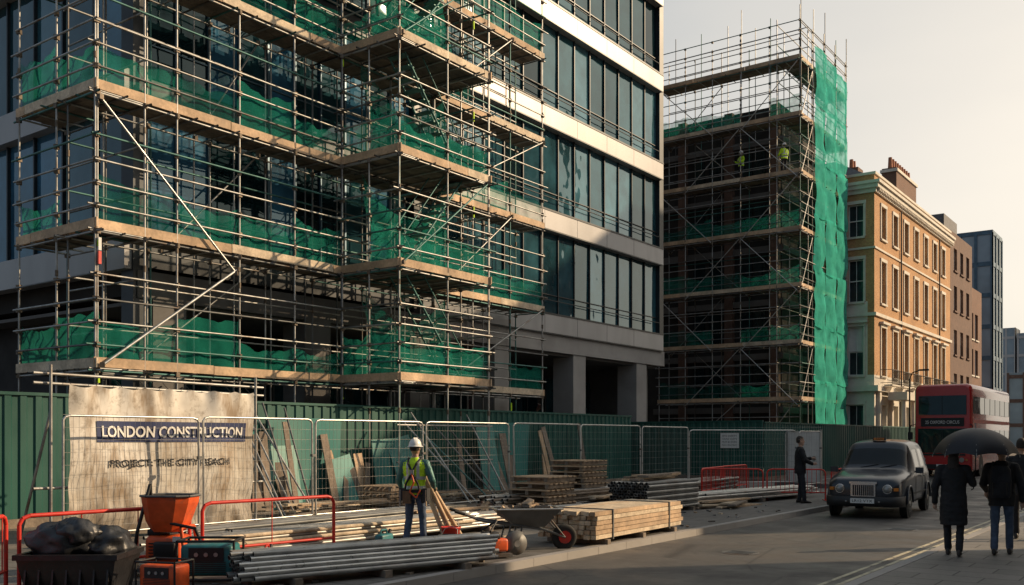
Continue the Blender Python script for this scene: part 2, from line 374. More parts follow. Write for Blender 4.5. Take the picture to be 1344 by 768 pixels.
m.box(-70,FXc+.1,YB0+.4,YB1,30.9,31.5,'panel_white')
m.box(FXc-.3,FXc+.25,YS,YB1+.3,5.3,5.99,'concrete'); m.box(FXc-.3,FXc+.2,YB0,YS-.01,5.3,5.99,'concrete_dk')  # beam behind the scaffold uses darker concrete, shade put into its colour
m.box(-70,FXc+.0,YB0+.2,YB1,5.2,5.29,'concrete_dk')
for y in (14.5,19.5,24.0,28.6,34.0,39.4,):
    m.box(FXc-.8,FXc+.2,y-.48,y+.48,0,5.3,'concrete' if y>24 else 'concrete_dk')  # columns behind the scaffold get the same shade-darkened concrete
m.box(-70,-25,YB0+1,YB1,0,5.2,'interior')
for i in range(18):
    y=15+i*1.45; m.box(-25,-24.9,y,y+.08,.1,5.2,'frame_dark')
    m.add([(-24.95,y+.08,.3),(-24.95,y+1.45,.3),(-24.95,y+1.45,4.6),(-24.95,y+.08,4.6)],[(0,1,2,3)],random.choice(['glass_a','glass_c','glass_c']))
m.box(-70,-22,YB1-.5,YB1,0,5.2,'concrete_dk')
m.build('facade',ob)

# ---------------------------------------------------------------- scaffolding
SR=.0245
def st(): 
    x=R(); return 'steel' if x<.6 else 'steel_dark' if x<.85 else 'steel_teal'
def coupler(mb,p): mb.obox(p,(.10,.10,.11),U(0,1),'coupler')
def lerp2(a,b,t): return (a[0]+(b[0]-a[0])*t,a[1]+(b[1]-a[1])*t)
def run(mb,O,I,levels,ztop,toe=True,rails=(.5,1.0,1.55),net=None,deck=True,inner=True,z0=.12,trp=.6,netp=.85,skip=()):
    for i,(a,b) in enumerate(zip(O,I)):
        for q,c in ((a,'o'),(b,'i')):
            if c=='i' and not inner: continue
            zt=ztop+U(-.2,1.4)
            mb.tube((q[0],q[1],z0),(q[0]+U(-.02,.02),q[1]+U(-.02,.02),zt),SR,st(),7)
            mb.box(q[0]-.08,q[0]+.08,q[1]-.08,q[1]+.08,z0,z0+.02,'steel_dark')
            for z in levels:
                if z<zt: coupler(mb,(q[0],q[1],z-.06))
                for dz in rails: 
                    if c=='o': coupler(mb,(q[0],q[1],z+dz))
            z=z0+2.4
            while z<zt:
                mb.tube((q[0],q[1],z),(q[0],q[1],z+.14),SR*1.5,'coupler',7); z+=U(2.8,4.2)
    A,B=O[0],O[-1]; L=math.hypot(B[0]-A[0],B[1]-A[1]); ux,uy=(B[0]-A[0])/L,(B[1]-A[1])/L
    nx,ny=(O[0][0]-I[0][0]),(O[0][1]-I[0][1]); W=math.hypot(nx,ny); nx/=W; ny/=W
    rz=math.atan2(uy,ux)
    for z in levels:
        for (P,Q) in ((O[0],O[-1]),(I[0],I[-1])):
            e1,e2=U(.05,.35),U(.05,.3)
            mb.tube((P[0]-ux*e1,P[1]-uy*e1,z-.07),(Q[0]+ux*e2,Q[1]+uy*e2,z-.07),SR,st())
        for dz in rails:
            e1,e2=U(.02,.3),U(.02,.3); o=.05
            mb.tube((A[0]-ux*e1+nx*o,A[1]-uy*e1+ny*o,z+dz),(B[0]+ux*e2+nx*o,B[1]+uy*e2+ny*o,z+dz+U(-.03,.03)),SR,st())
        P,Q=I[0],I[-1]
        mb.tube((P[0],P[1],z+1.0),(Q[0],Q[1],z+1.0),SR,st())
        mb.tube((P[0],P[1],z+2.1),(Q[0],Q[1],z+2.1),SR,st())
        n=int(L/trp)
        for i in range(n+1):
            t=i/n; a=lerp2(O[0],O[-1],t); b=lerp2(I[0],I[-1],t); e=U(.05,.2)
            mb.tube((a[0]+nx*e,a[1]+ny*e,z-.025),(b[0]-nx*.05,b[1]-ny*.05,z-.025),SR,st(),5)
        if deck:
            nb=max(2,int((W-.1)/.235)); 
            for j in range(nb):
                off=.06+j*.235+.11
                s=0
                while s<L-.05:
                    e=min(L,s+U(3.2,3.9)); c=((s+e)/2)
                    cx,cy=A[0]+ux*c-nx*off,A[1]+uy*c-ny*off
                    mb.obox((cx,cy,z+.022+U(0,.006)),(e-s-.02,.222,.038),rz,random.choice(['deck','timber_old','timber_old']))
                    s=e
        if toe:
            s=-.1
            while s<L:
                e=min(L+.12,s+U(2.6,3.9)); c=(s+e)/2
                mb.obox((A[0]+ux*c+nx*.005,A[1]+uy*c+ny*.005,z+.11+U(-.008,.012)),(e-s-.02,.036,.215),rz,random.choice(['timber','timber','timber_pale']),0,U(-.004,.004))
                s=e
    if net:
        for z in levels:
            if any(abs(z-k_)<.05 for k_ in skip): continue
            for i in range(len(O)-1):
                if R()>netp: continue
                a,b=O[i],O[i+1]; h=U(.8,1.3); s0=U(0,20); sag=U(.02,.25)
                mt=random.choice(net)
                def fn(u,v,a=a,b=b,h=h,s0=s0,z=z,sag=sag):
                    q=mnoise.noise(Vector((u*4+s0,v*3,s0)))*.08+math.sin(u*18+s0+v*2)*.02
                    zz=z+.05+h*v-sag*v*math.sin(math.pi*u)+mnoise.noise(Vector((u*5,s0,3)))*.12*v
                    return (a[0]+(b[0]-a[0])*u+nx*(-.06+q),a[1]+(b[1]-a[1])*u+ny*(-.06+q),zz)
                mb_net.grid(fn,14,6,mt)
LV=[3.4,6.45,9.5,12.6,15.7,18.8]
sc1=empty('scaffolding')
mb=MB(); mb_net=MB()
XO,XI=-19.7,-20.9
Y1=[11.6,13.6,15.4,17.2,18.9]; Y2=[18.9,20.9,22.8]; Y3=[22.8,24.8,26.9,28.9]
NET=['net','net','net_dark']
R3=(.5,1.0,1.5,2.05)
run(mb,[(XO,y) for y in Y1],[(XI,y) for y in Y1],LV,20.5,net=NET,rails=R3,netp=.95)
run(mb,[(XO,y) for y in Y3],[(XI,y) for y in Y3],LV,20.5,net=NET,rails=R3)
XR=[-19.7,-21.3,-23.0]
run(mb,[(x,11.55) for x in XR],[(x,12.75) for x in XR],LV,20.5,net=NET,rails=R3)
PB=[(-17.5,y) for y in Y2]
run(mb,PB,[(XO-.02,y) for y in Y2],LV,20.5,net=['net','net','net'],rails=R3)
run(mb,[(-17.5,18.88),(-18.6,18.88),(-19.65,18.88)],[(-17.5,19.6),(-18.6,19.6),(-19.65,19.6)],LV,20,net=NET,rails=R3,deck=False,inner=False)
run(mb,[(-17.5,22.83),(-18.6,22.83),(-19.65,22.83)],[(-17.5,22.2),(-18.6,22.2),(-19.65,22.2)],LV,20,net=None,rails=R3,deck=False,inner=False)
run(mb,[(XO,y) for y in Y2],[(XI,y) for y in Y2],LV,20.5,net=None,toe=False)
for y in [12.6+i*1.25 for i in range(14)]:
    mb.tube((-21.15,y,.1),(-21.15,y,20),SR,st())
def br(a,b,m='steel',r=SR): mb.tube(a,b,r,m,7); coupler(mb,a); coupler(mb,b)
br((-19.58,11.6,9.3),(-19.58,15.2,5.95),'steel_bright',.028); br((-19.58,15.25,6.05),(-19.58,11.65,3.45),'steel_bright',.032)
for i,z in enumerate(LV[:-1]):
    br((-19.6,22.9,z),(-19.6,26.9 if i%2 else 28.8,z+3.1))
    if i%2: br((-17.42,18.95,z+.1),(-17.42,22.7,z+3.0),'steel_teal')
    br((-20.95,13+i,z),(-20.95,17.,z+3.1))
    d=1 if i%2 else -1; ya,yb=(19.6,22.2) if d>0 else (22.2,19.6)
    for x in (-18.0,-18.6): mb.tube((x,ya,z+.05),(x,yb,z+3.1),.03,'steel_teal'); mb.tube((x,ya,z+1.0),(x,yb,z+4.05),.02,'steel_teal')
    for q in range(12):
        t=(q+.5)/12; mb.obox((-18.3,ya+(yb-ya)*t,z+.05+3.05*t),(.58,.24,.03),0,'steel_teal')
    if i in (0,1,2,3):
        def fn(u,v,z=z,i=i):
            q=mnoise.noise(Vector((u*3+i*5,v*4,i)))*.16
            return (-18.9+q,19.1+3.5*u+.2*math.sin(v*5),z+.05+(2.6-.9*math.sin(math.pi*u))*v)
        mb_net.grid(fn,20,14,'net' if i%2 else 'net_dark')
for z in (1.2,2.2): mb.tube((XO,11.4,z),(XO,29,z),SR,st()); mb.tube((-17.5,18.8,z),(-17.5,23,z),SR,st())
for y,z in ((11.62,5.8),(11.62,6.1)): mb.obox((-19.66,y,z),(.07,.07,.28),0,'paint_red' if z<6 else 'white_paint')
for i in range(14): mb.obox((XO+.05,random.choice(Y1+Y3),random.choice(LV)+U(-.5,-.1)),(.04,.04,U(.12,.35)),0,'hivis')
mb.build('scaffold_tubes_and_boards',sc1); mb_net.build('debris_netting',sc1)

sc2=empty('scaffolding'); mb=MB(); mb_net=MB()
LT=[3.9+3.1*k for k in range(7)]
TX=[-18.0,-19.7,-21.4,-23.1,-24.8,-26.5]; TY=[51.2,53.2,55.2,57.2,59.2]
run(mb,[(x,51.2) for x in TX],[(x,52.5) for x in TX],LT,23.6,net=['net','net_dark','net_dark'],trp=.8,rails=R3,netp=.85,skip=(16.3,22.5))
run(mb,[(-18.0,y) for y in TY],[(-19.3,y) for y in TY],LT,23.6,net=None,trp=.8,rails=R3)
for x in TX: mb.tube((x,53.4,18),(x,53.4,24.4+U(0,2)),SR,st())
for q in range(9):
    x,y=random.choice([(xx,51.2) for xx in TX]+[(-18.0,yy) for yy in TY]); mb.tube((x+.06,y,20),(x+.06,y,25+U(0,1.6)),SR,st())
for y in TY: mb.tube((-18,y,22),(-18,y,25.0+U(-.3,1.)),SR,'steel')
for z in (23.9,24.5): mb.tube((-18,51,z),(-18,59.4,z),SR,'steel')
for z in (23.9,): mb.tube((-18,51.2,z-.1),(-26.5,51.2,z-.1),SR,'steel')
for i,z in enumerate(LT[:-1]):
    a,b=((-21.4,-18.05) if i%2 else (-18.05,-21.4)); br((a,51.1,z-.3),(b,51.1,z+3.0),'steel_bright'); 
    a,b=((-23.1,-26.4) if i%2 else (-24.8,-21.4)); br((a,51.12,z-.2),(b,51.12,z+3.0),'steel_bright'); br((b,52.55,z-.2),(a,52.55,z+3.0),'steel')
    br((-17.95,51.3,z),(-17.95,53.1,z+3),'steel')
for z in (1.0,2.2,3.0): mb.tube((-18,51.15,z),(-26.5,51.15,z),SR,'steel')
br((-26,51.1,.2),(-21.5,51.1,3.9)); br((-21,51.1,.2),(-18.2,51.1,3.9))
NY=[53.4,55.2,57.2,59.2]
for i in range(len(NY)-1):
    z=1.9; top=23.9-.2*i
    while z<top-.3:
        h=min(3.2,top-z); s0=U(0,30); a,b=NY[i],NY[i+1]; x0=-17.9+U(-.03,.05)
        def fn(u,v,a=a,b=b,z=z,h=h,s0=s0,x0=x0):
            q=mnoise.noise(Vector((u*2+s0,v*3,s0)))*.14+math.sin(v*14+s0)*.02+.08*math.sin(math.pi*u)
            return (x0+q,a+(b-a)*u-.05+mnoise.noise(Vector((v*3,s0,1)))*.07,z+h*v-.12*math.sin(math.pi*u)*(1-v))
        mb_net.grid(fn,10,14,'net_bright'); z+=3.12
mb.build('scaffold_tubes_and_boards',sc2); mb_net.build('debris_netting',sc2)
cb=empty('concrete_building'); m=MB()
m.box(-30,-19.9,53.6,59.4,0,21.0,'interior')
for z in LT[:-1]: m.box(-28,-19.7,53.3,59.5,z-.6,z-.25,'concrete_dk')
for x in (-26,-23,-20.2): m.box(x-.25,x+.25,53.2,53.55,0,21.0,'rust_brick_dark')
for z in LT[:-2]:
    for x in (-25,-24,-22,-21.2): m.box(x-.35,x+.35,53.5,53.59,z+.3,z+2.2,'glass_c')
m.build('frame',cb)

# ---------------------------------------------------------------- hoarding
def hoarding(name,pts,h,mat,z0=.1):
    m=MB()
    for (x0,y0),(x1,y1) in zip(pts,pts[1:]):
        L=math.hypot(x1-x0,y1-y0); ux,uy=(x1-x0)/L,(y1-y0)/L; nx,ny=uy,-ux
        prof=[];s=0
        while s<L:
            for ds,o in ((0,0),(.12,0),(.15,.035),(.27,.035)):
                if s+ds<L: prof.append((s+ds,o))
            s+=.3
        prof.append((L,0))
        bot=[(x0+ux*a+nx*o,y0+uy*a+ny*o,z0) for a,o in prof]; top=[(x,y,h) for x,y,_ in bot]
        n=len(bot); m.add(bot+top,[(i,i+1,n+i+1,n+i) for i in range(n-1)],mat)
        c=((x0+x1)/2,(y0+y1)/2); m.obox((c[0],c[1],h+.03),(L,.12,.06),math.atan2(uy,ux),mat)
        m.obox((c[0]+nx*.06,c[1]+ny*.06,z0+.1),(L,.04,.18),math.atan2(uy,ux),'timber_old')
    return m
hoarding('h',[(-18.6,2),(-18.6,33.5)],2.68,'hoard').build('site_hoarding')
hoarding('h',[(-22,37.0),(-14.5,37.0)],2.5,'hoard').build('site_hoarding')
hoarding('h',[(-14.5,37.06),(-14.5,64)],2.45,'hoard').build('site_hoarding')
for y0,y1,xx in ((12.6,14.9,-18.45),(15.2,17.6,-18.42),(24.0,26.2,-18.45)):
    m=MB(); m.obox((xx,(y0+y1)/2,1.25),(.03,y1-y0,2.2),0,'hoard_teal',0,.05); m.build('painted_sheet')
def notice(name,c,w_,h_,lines):
    e=empty(name); m=MB()
    m.box(c[0]-w_/2,c[0]+w_/2,c[1]-.02,c[1],c[2]-h_/2,c[2]+h_/2,'notice')
    m.build('board',e)
    for i,t in enumerate(lines):
        zz=c[2]+h_/2-(i+1)*h_/(len(lines)+1)-.03
        text_mesh(t,w_*.8,lambda x,y,zz=zz:(c[0]-w_*.4+x,c[1]-.024,zz+y),'ink_black','text',e,.06)
notice('safety_notice',(-15.9,36.93,1.75),.8,.62,['SITE SAFETY','HARD HATS','MUST BE WORN','NO ENTRY'])

# ---------------------------------------------------------------- banner on tube frame
bn=empty('site_banner'); m=MB()
BX,BY0,BY1,BZ0,BZ1=-15.2,8.45,12.2,.16,2.74
def bdisp(y,z):
    q=mnoise.noise(Vector((y*1.1,z*1.0,2)))*.11
    lo=max(0,1-(z-BZ0)/1.15); hi=max(0,(z-2.15)/.6)
    q+=mnoise.noise(Vector((y*4,z*2.2,7)))*.09*(lo+hi*.6)+.025*math.sin(z*9+y*3)*lo+.02*math.sin(y*14)*hi
    return BX+q
def bf(u,v):
    y=BY0+(BY1-BY0)*u; z=BZ0+(BZ1-BZ0)*v
    z2=z-(.05*abs(math.sin(u*math.pi*8)))*(v**6)+.08*mnoise.noise(Vector((u*5,1,1)))*(1-v)
    return (bdisp(y,z2),y,z2)
m.grid(bf,110,80,'canvas')
def blk(u,v):
    y=8.92+(12.02-8.92)*u; z=1.78+.36*v; return (bdisp(y,z)+.014,y,z)
m.grid(blk,110,12,'ink_blue'); m.build('banner_sheet',bn)
text_mesh('LONDON CONSTRUCTION',2.92,lambda x,y:(bdisp(9.01+x,1.86+y)+.030,9.01+x,1.86+y),'lettering','banner_title',bn,.20,.025)
text_mesh('PROJECT: THE CITY REACH',2.45,lambda x,y:(bdisp(9.15+x,1.31+y)+.026,9.15+x,1.31+y),'ink_black','banner_subtitle',bn,.165,.025)
m=MB()
for y in (8.2,12.35): 
    m.tube((-15.3,y,.1),(-15.3,y,3.05),.025,'steel',8,True); m.tube((-15.3,y,2.3),(-16.3,y,.15),.025,'steel',8)
for z in (2.88,2.72,1.0): m.tube((-15.38,7.95,z+.03),(-15.38,12.6,z-.02),.025,'steel',8)
for i in range(9):
    y=8.5+i*.455; m.tube((BX,y,BZ1-.02),(-15.38,y,2.85),.006,'black',4)
m.build('tube_frame',bn)

# ---------------------------------------------------------------- mesh fence
def fence_panel(a,b,h=2.12,z0=.12,leanx=0):
    m=MB(); ax,ay=a;bx,by=b; L=math.hypot(bx-ax,by-ay)
    def P(t,z): return (ax+(bx-ax)*t+leanx*(z-z0),ay+(by-ay)*t,z)
    e=.03/L; r=.021
    m.tube(P(e,z0),P(e,h),r,'steel_bright',8); m.tube(P(1-e,z0),P(1-e,h),r,'steel_bright',8)
    m.poly([P(e,h-.001),P(e*2.2,h+.05),P(e*5,h+.075),P(1-e*5,h+.075),P(1-e*2.2,h+.05),P(1-e,h-.001)],r,'steel_bright',8)
    m.tube(P(e,z0+.18),P(1-e,z0+.18),r*.8,'steel_bright',8)
    n=int(L/.10)
    for i in range(1,n): t=i/n; m.tube(P(t,z0+.18),P(t,h+.07),.003,'steel',3)
    for j in range(10): z=z0+.3+j*.2; m.tube(P(e,z),P(1-e,z),.0028,'steel',3)
    for t in (0,1):
        c=P(t,z0); m.obox((c[0],c[1],z0+.07),(.68,.22,.14),0,'concrete_dk')
    m.obox(P(1-e*.2,1.5),(.07,.09,.05),0,'steel_dark')
    return m.build('mesh_fence_panel')
FY=[7.95,10.62,13.3,16.65,20,23.4,26.9,30.3]
for i in range(len(FY)-1):
    fence_panel((-14.6+U(-.07,.07),FY[i]+.03),(-14.6+U(-.07,.07),FY[i+1]-.03),2.16+U(-.03,.03),leanx=U(-.015,.015))
fence_panel((-14.6,30.4),(-11.9,33.5),2.05); 
for a,b in (((-12.4,33.7),(-10.9,33.2)),((-11.0,31.2),(-10.9,33.1))): fence_panel(a,b,2.0)
m=MB(); m.box(-12.35,-11.2,33.9,34.0,.15,2.1,'white_paint'); m.box(-12.4,-12.35,33.88,34.02,.15,2.15,'steel'); m.box(-11.2,-11.15,33.88,34.02,.15,2.15,'steel'); m.box(-11.45,-11.35,33.86,33.9,1.05,1.2,'steel_dark'); m.build('site_door')

# ---------------------------------------------------------------- red barriers
def barrier(a,b,h=.98,z0=.12,mat='paint_red',bars=0,r=.021):
    m=MB(); ax,ay=a;bx,by=b; L=math.hypot(bx-ax,by-ay)
    def P(t,z): return (ax+(bx-ax)*t,ay+(by-ay)*t,z)
    e=.12/L
    m.poly([P(0,z0),P(0,h-.1),P(e*.3,h-.03),P(e,h),P(1-e,h),P(1-e*.3,h-.03),P(1,h-.1),P(1,z0)],r,mat,8)
    m.tube(P(0,z0+.22),P(1,z0+.22),r*.8,mat,8)
    n=bars or int(L/.12)
    for i in range(1,n): m.tube(P(i/n,z0+.22),P(i/n,h),.008,mat,5)
    for t in (.0,1): 
        c=P(t,z0+.012); m.obox(c,(.06,.5,.015),math.atan2(by-ay,bx-ax),mat)
    m.build('pedestrian_barrier')
barrier((-11.05,5.55),(-10.95,7.75),.95,bars=3,r=.025); barrier((-10.95,7.95),(-10.75,10.15),.97,bars=2,r=.025)
barrier((-11.05,5.4),(-9.9,4.3),.97,r=.025); barrier((-11.6,25.0),(-10.1,25.75)); barrier((-10.0,25.8),(-8.6,26.5)); barrier((-8.5,26.7),(-8.35,28.6)); barrier((-11.7,25.2),(-12.0,27.4)); barrier((-12.1,27.5),(-12.2,29.7))

# ---------------------------------------------------------------- material piles
def pile(name,c,ang,L,cols,rows,r,mats,z0=.12,jit=.12,bear=True,order=True):
    m=MB(); ux,uy=math.cos(ang),math.sin(ang); nx,ny=-uy,ux
    zb=z0+(.09 if bear else 0)
    for j in range(rows):
        for i in range(cols-(j if not order else (j%2))):
            off=(i-(cols-1)/2)*2.06*r+((j if not order else j%2)*r); z=zb+r+j*r*1.78
            s=U(-jit,jit); l2=L*U(.94,1.0); a=U(-.006,.006)
            p=(c[0]-ux*(l2/2-s)+nx*(off),c[1]-uy*(l2/2-s)+ny*off,z); q=(c[0]+ux*(l2/2+s)+nx*(off+a*L),c[1]+uy*(l2/2+s)+ny*(off+a*L),z+U(-.004,.004))
            m.pipe(p,q,r,random.choice(mats),10)
    if bear:
        for t in (-.33,.0,.33): m.obox((c[0]+ux*L*t,c[1]+uy*L*t,z0+.045),(.1,cols*2*r+.15,.088),ang,'timber_old')
    return m.build(name)
A90=math.pi/2
pile('steel_tube_pile',(-8.6,8.8),A90-.30,3.6,11,6,.030,['steel_bright','steel_bright','steel'],order=False)
pile('steel_tube_pile',(-11.3,11.0),A90-.06,6.0,11,5,.03,['steel','steel','steel_bright','timber_pale'],jit=.35)
pile('steel_tube_pile',(-12.5,11.4),A90+.03,6.0,9,5,.03,['steel','steel_dark','steel'],jit=.4)
pile('steel_tube_pile',(-10.9,15.6),A90-.1,4.6,8,4,.033,['steel','steel_bright'],jit=.4)
pile('steel_tube_pile',(-10.6,20.3),A90-.02,2.6,14,10,.036,['steel_dark','steel'],jit=.05)
pile('steel_tube_pile',(-10.2,25.0),A90-.15,6.0,12,4,.033,['steel','steel_bright'],jit=.5)
pile('steel_tube_pile',(-12.2,25.6),A90+.1,6.0,12,7,.033,['steel','steel_dark'],jit=.5)
pile('steel_tube_pile',(-12.9,19.5),A90,5.0,10,6,.033,['steel','timber_old'],jit=.4)
m=MB(); ang=A90+.04; ux,uy=math.cos(ang),math.sin(ang)
for j in range(6):
    for i in range(10):
        off=(i-4.5)*.108+U(-.004,.004); z=.12+.14+j*.075; L=3.4*U(.96,1); s=U(-.05,.05)
        m.obox((-8.5-uy*off+ux*s,14.75+ux*off+uy*s,z),(L,.094,.066),ang,random.choice(['timber_pale','timber_pale','timber']))
for t in (-1.3,0,1.3): m.obox((-8.5+ux*t,14.75+uy*t,.165),(.1,1.15,.085),ang,'timber_old')
for t in (-1.1,1.1):
    m.obox((-8.5+ux*t,14.75+uy*t,.44),(.03,1.1,.49),ang,'steel_dark')
m.build('timber_batten_pack')
def planks(name,c,n,L,spread,h0,ang0=A90,mats=('timber','timber_pale','timber_old'),js=.25,w_=.22,t=.04):
    m=MB(); z=h0
    for i in range(n):
        if i%3==0 and i: z+=t+.004
        a=ang0+U(-js,js); m.obox((c[0]+U(-spread,spread),c[1]+U(-spread,spread),z+t/2+ (i%3)*.002),(L*U(.6,1),w_*U(.5,1),t),a,random.choice(mats),U(-.01,.01),U(-.03,.03))
    m.build(name)
planks('plank_pile',(-10.6,20.3),9,2.4,.25,.87)
planks('plank_pile',(-10.9,17.9),14,2.4,.5,.12); planks('plank_pile',(-12.6,14.5),20,2.6,.5,.14); planks('plank_pile',(-9.9,22.6),12,2.2,.4,.12)
planks('plank_pile',(-12.0,22.0),18,2.8,.5,.14); planks('plank_pile',(-16.3,15.2),18,2.6,.7,.14); planks('plank_pile',(-16.5,21.0),18,2.6,.7,.14)
def pallet(m,cx,cy,z,a):
    for i in range(3): m.obox((cx-.45+i*.45,cy,z+.05),(.09,1.1,.09),a,'timber_old')
    for i in range(6): m.obox((cx,cy-.5+i*.2,z+.11),(1.1,.12,.022),a,'timber')
for cx,cy,nn_ in ((-12.3,18.1,6),(-16.2,17.2,4),(-13.3,21.2,8)):
    m=MB()
    for j in range(nn_): pallet(m,cx+U(-.04,.04),cy+U(-.04,.04),.14+j*.145,U(-.08,.08))
    m.build('pallet_stack')
m=MB()
for i,(dx,dy,l) in enumerate(((0,0,1.25),(.1,.12,1.1),(-.05,.22,1.35),(.12,.3,1.0))):
    p=Vector((-10.15+dx,12.1+dy,.14)); q=p+Vector((-.28,-.42-.05*i,l))
    m.tube(p,q,.04,'timber' if i%2 else 'timber_pale',4,True)
m.build('leaning_timbers')
m=MB()
for i in range(6):
    p=Vector((-16.2+U(-.3,.3),13.6+i*.25,.14)); m.tube(p,p+Vector((-1.6,U(-.6,.6),2.3+U(-.3,.4))),.024,st(),7)
for i in range(6):
    p=Vector((-15.6+U(-.2,.2),19.5+i*.4,.14)); m.tube(p,p+Vector((-2.2,U(-1,1),2.1+U(-.3,.4))),.024,st(),7)
m.build('leaning_scaffold_tubes')
m=MB()
for i in range(46):
    y=random.choice([U(12,16),U(16.5,20),U(22,29)]); h=U(.8,2.3); t_=U(.08,.3)
    M_='timber' if R()<.2 else 'timber_old' if R()<.6 else 'deck' if R()<.5 else 'hoard_teal'
    m.obox((-18.15+U(-.2,.2),y,.12+h/2),(.035,U(.12,.35) if M_!='hoard_teal' else U(.6,1.1),h),0,M_,U(-.28,.28),-t_)
m.build('leaning_boards')
for cx,cy,rx,ry,hh in ((-16.6,24.5,.9,1.6,.45),(-12.9,16.9,.5,.6,.35)):
    m=MB()
    def fn(u,v):
        a=u*2*math.pi; q=v; n_=1+.3*mnoise.noise(Vector((math.cos(a)*2,math.sin(a)*2,q*3+cx)))
        return (cx+rx*q*n_*math.cos(a),cy+ry*q*n_*math.sin(a),.1+hh*(1-q)**.8*(1+.4*mnoise.noise(Vector((math.cos(a)*3,math.sin(a)*3,cx+v*4)))))
    m.grid(fn,36,14,'rubble')
    for i in range(60):
        a=U(0,6.3);q=U(.1,1); m.obox((cx+rx*q*math.cos(a),cy+ry*q*math.sin(a),.12+hh*(1-q)**.8),(U(.05,.2),U(.05,.14),U(.04,.1)),U(0,3),random.choice(['rubble','concrete','timber','brick_red']),U(-.4,.4),U(-.4,.4))
    m.build('rubble_heap')

# ---------------------------------------------------------------- wheelbarrow
wb=empty('wheelbarrow',(-8.6,12.15,.1),math.radians(48)); m=MB()
def rect(cx,z,lx,ly): return [(cx-lx,-ly,z),(cx+lx,-ly,z),(cx+lx,ly,z),(cx-lx,ly,z)]
outer=[rect(.05,.38,.22,.17),rect(.02,.52,.36,.26),rect(0,.66,.50,.33)]
m.loft(outer,'steel_dark',cap=False,sm=False); m.add(outer[0],[(0,1,2,3)],'steel_dark')
inner=[rect(0,.655,.485,.315),rect(.02,.52,.345,.245)]; m.loft(inner,'steel_dark',cap=False,sm=False)
rim=rect(0,.665,.51,.34); m.poly([*rim,rim[0]],.014,'steel_bright',6)
for s in (-1,1):
    m.poly([(-1.05,s*.29,.62),(-.75,s*.27,.50),(.25,s*.14,.34),(.62,s*.06,.20)],.018,'steel_dark',8)
    m.tube((-1.15,s*.295,.65),(-1.0,s*.288,.60),.024,'rubber',8,True)
    m.poly([(-.28,s*.22,.42),(-.38,s*.24,.02),(-.18,s*.24,.02),(-.1,s*.2,.40)],.015,'steel_dark',6)
    m.tube((.62,s*.06,.20),(.35,s*.2,.50),.012,'steel_dark')
m.build('tray_and_frame',wb)
m=MB()
prof=[(-.045,.12),(-.05,.17),(-.035,.195),(0,.205),(.035,.195),(.05,.17),(.045,.12)]
rings=[[(.62+r*math.cos(2*math.pi*i/24),x,.2+r*math.sin(2*math.pi*i/24)) for i in range(24)] for x,r in prof]
m.loft(rings,'rubber'); m.tube((.62,-.06,.2),(.62,.06,.2),.1,'paint_red',14,True); m.build('wheel',wb)
m=MB()
for i in range(70): 
    x=U(-.38,.38); m.obox((x,U(-.24,.24),.58+U(0,.2)*(1-abs(x)/.5)),(U(.06,.2),U(.05,.13),U(.04,.09)),U(0,3),random.choice(['rubble','timber_old','rubble','timber']),U(-.5,.5),U(-.5,.5))
m.build('load',wb)

# ---------------------------------------------------------------- small machines
def bevbox(c,size,mat,name,parent,bw=.03,rz=0,rx=0):
    m=MB(); m.obox((0,0,0),size,0,mat); o=m.build(name,parent,c,rz); o.rotation_euler=(rx,0,rz)
    b=o.modifiers.new('b','BEVEL'); b.width=bw; b.segments=3
    for p in o.data.polygons: p.use_smooth=True
    return o
cs=empty('petrol_saw',(-8.35,11.0,.12),math.radians(60),.95)
bevbox((0,0,.20),(.40,.24,.20),'paint_orange','engine_cover',cs,.04); bevbox((-.05,0,.34),(.27,.22,.12),'black','air_filter',cs,.04)
m=MB()
rings=[[(.38+r*math.cos(2*math.pi*i/28),x,.2+r*math.sin(2*math.pi*i/28)) for i in range(28)] for x,r in [(-.012,.02),(-.012,.175),(.012,.175),(.012,.02)]]
m.loft(rings,'steel_dark'); m.tube((.38,-.03,.2),(.38,.03,.2),.05,'steel',12,True)
m.poly([(-.1,.14,.2),(-.12,.17,.42),(.05,.0,.56),(-.12,-.17,.42),(-.1,-.14,.2)],.016,'black',8)
m.poly([(-.2,0,.34),(-.42,0,.36),(-.45,0,.2),(-.2,0,.12)],.022,'black',8)
g0=[[(.38+r*math.cos(a),y,.2+r*math.sin(a)) for a in [math.radians(60+i*15) for i in range(12)]] for y,r in ((-.03,.06),(-.03,.2),(.03,.2),(.03,.06))]
m.loft(g0,'steel_dark',False,True,False); m.obox((0,0,.05),(.5,.3,.05),0,'steel_dark'); m.build('blade_and_handles',cs)

mx=empty('cement_mixer',(-10.6,7.2,.12),math.radians(30),1.12)
m=MB()
def rr(cx,cy,z,a,b): return [(cx-a,cy-b*.6,z),(cx-a*.6,cy-b,z),(cx+a*.6,cy-b,z),(cx+a,cy-b*.6,z),(cx+a,cy+b*.6,z),(cx+a*.6,cy+b,z),(cx-a*.6,cy+b,z),(cx-a,cy+b*.6,z)]
m.loft([rr(0,0,.50,.16,.14),rr(0,0,.62,.22,.18),rr(.02,0,.82,.27,.22),rr(.02,0,.90,.28,.23)],'paint_orange',cap=False,sm=False)
m.loft([rr(.02,0,.895,.265,.215),rr(0,0,.62,.185,.155)],'black',sm=False)
m.poly([rr(.02,0,.90,.285,.235)[i%8] for i in range(9)],.014,'steel_dark',6)
m.poly([(-.34,-.2,.02),(-.28,-.18,.5),(-.22,0,1.02),(-.28,.18,.5),(-.34,.2,.02)],.02,'black',8); m.poly([(.3,-.2,.02),(.22,-.16,.55),(.22,.16,.55),(.3,.2,.02)],.02,'paint_orange',8)
m.obox((0,0,.08),(.75,.4,.05),0,'steel_dark'); m.lathe_x((-.45,-.0,.14),[(-.03,.08),(-.03,.14),(.03,.14),(.03,.08)],'rubber',18)
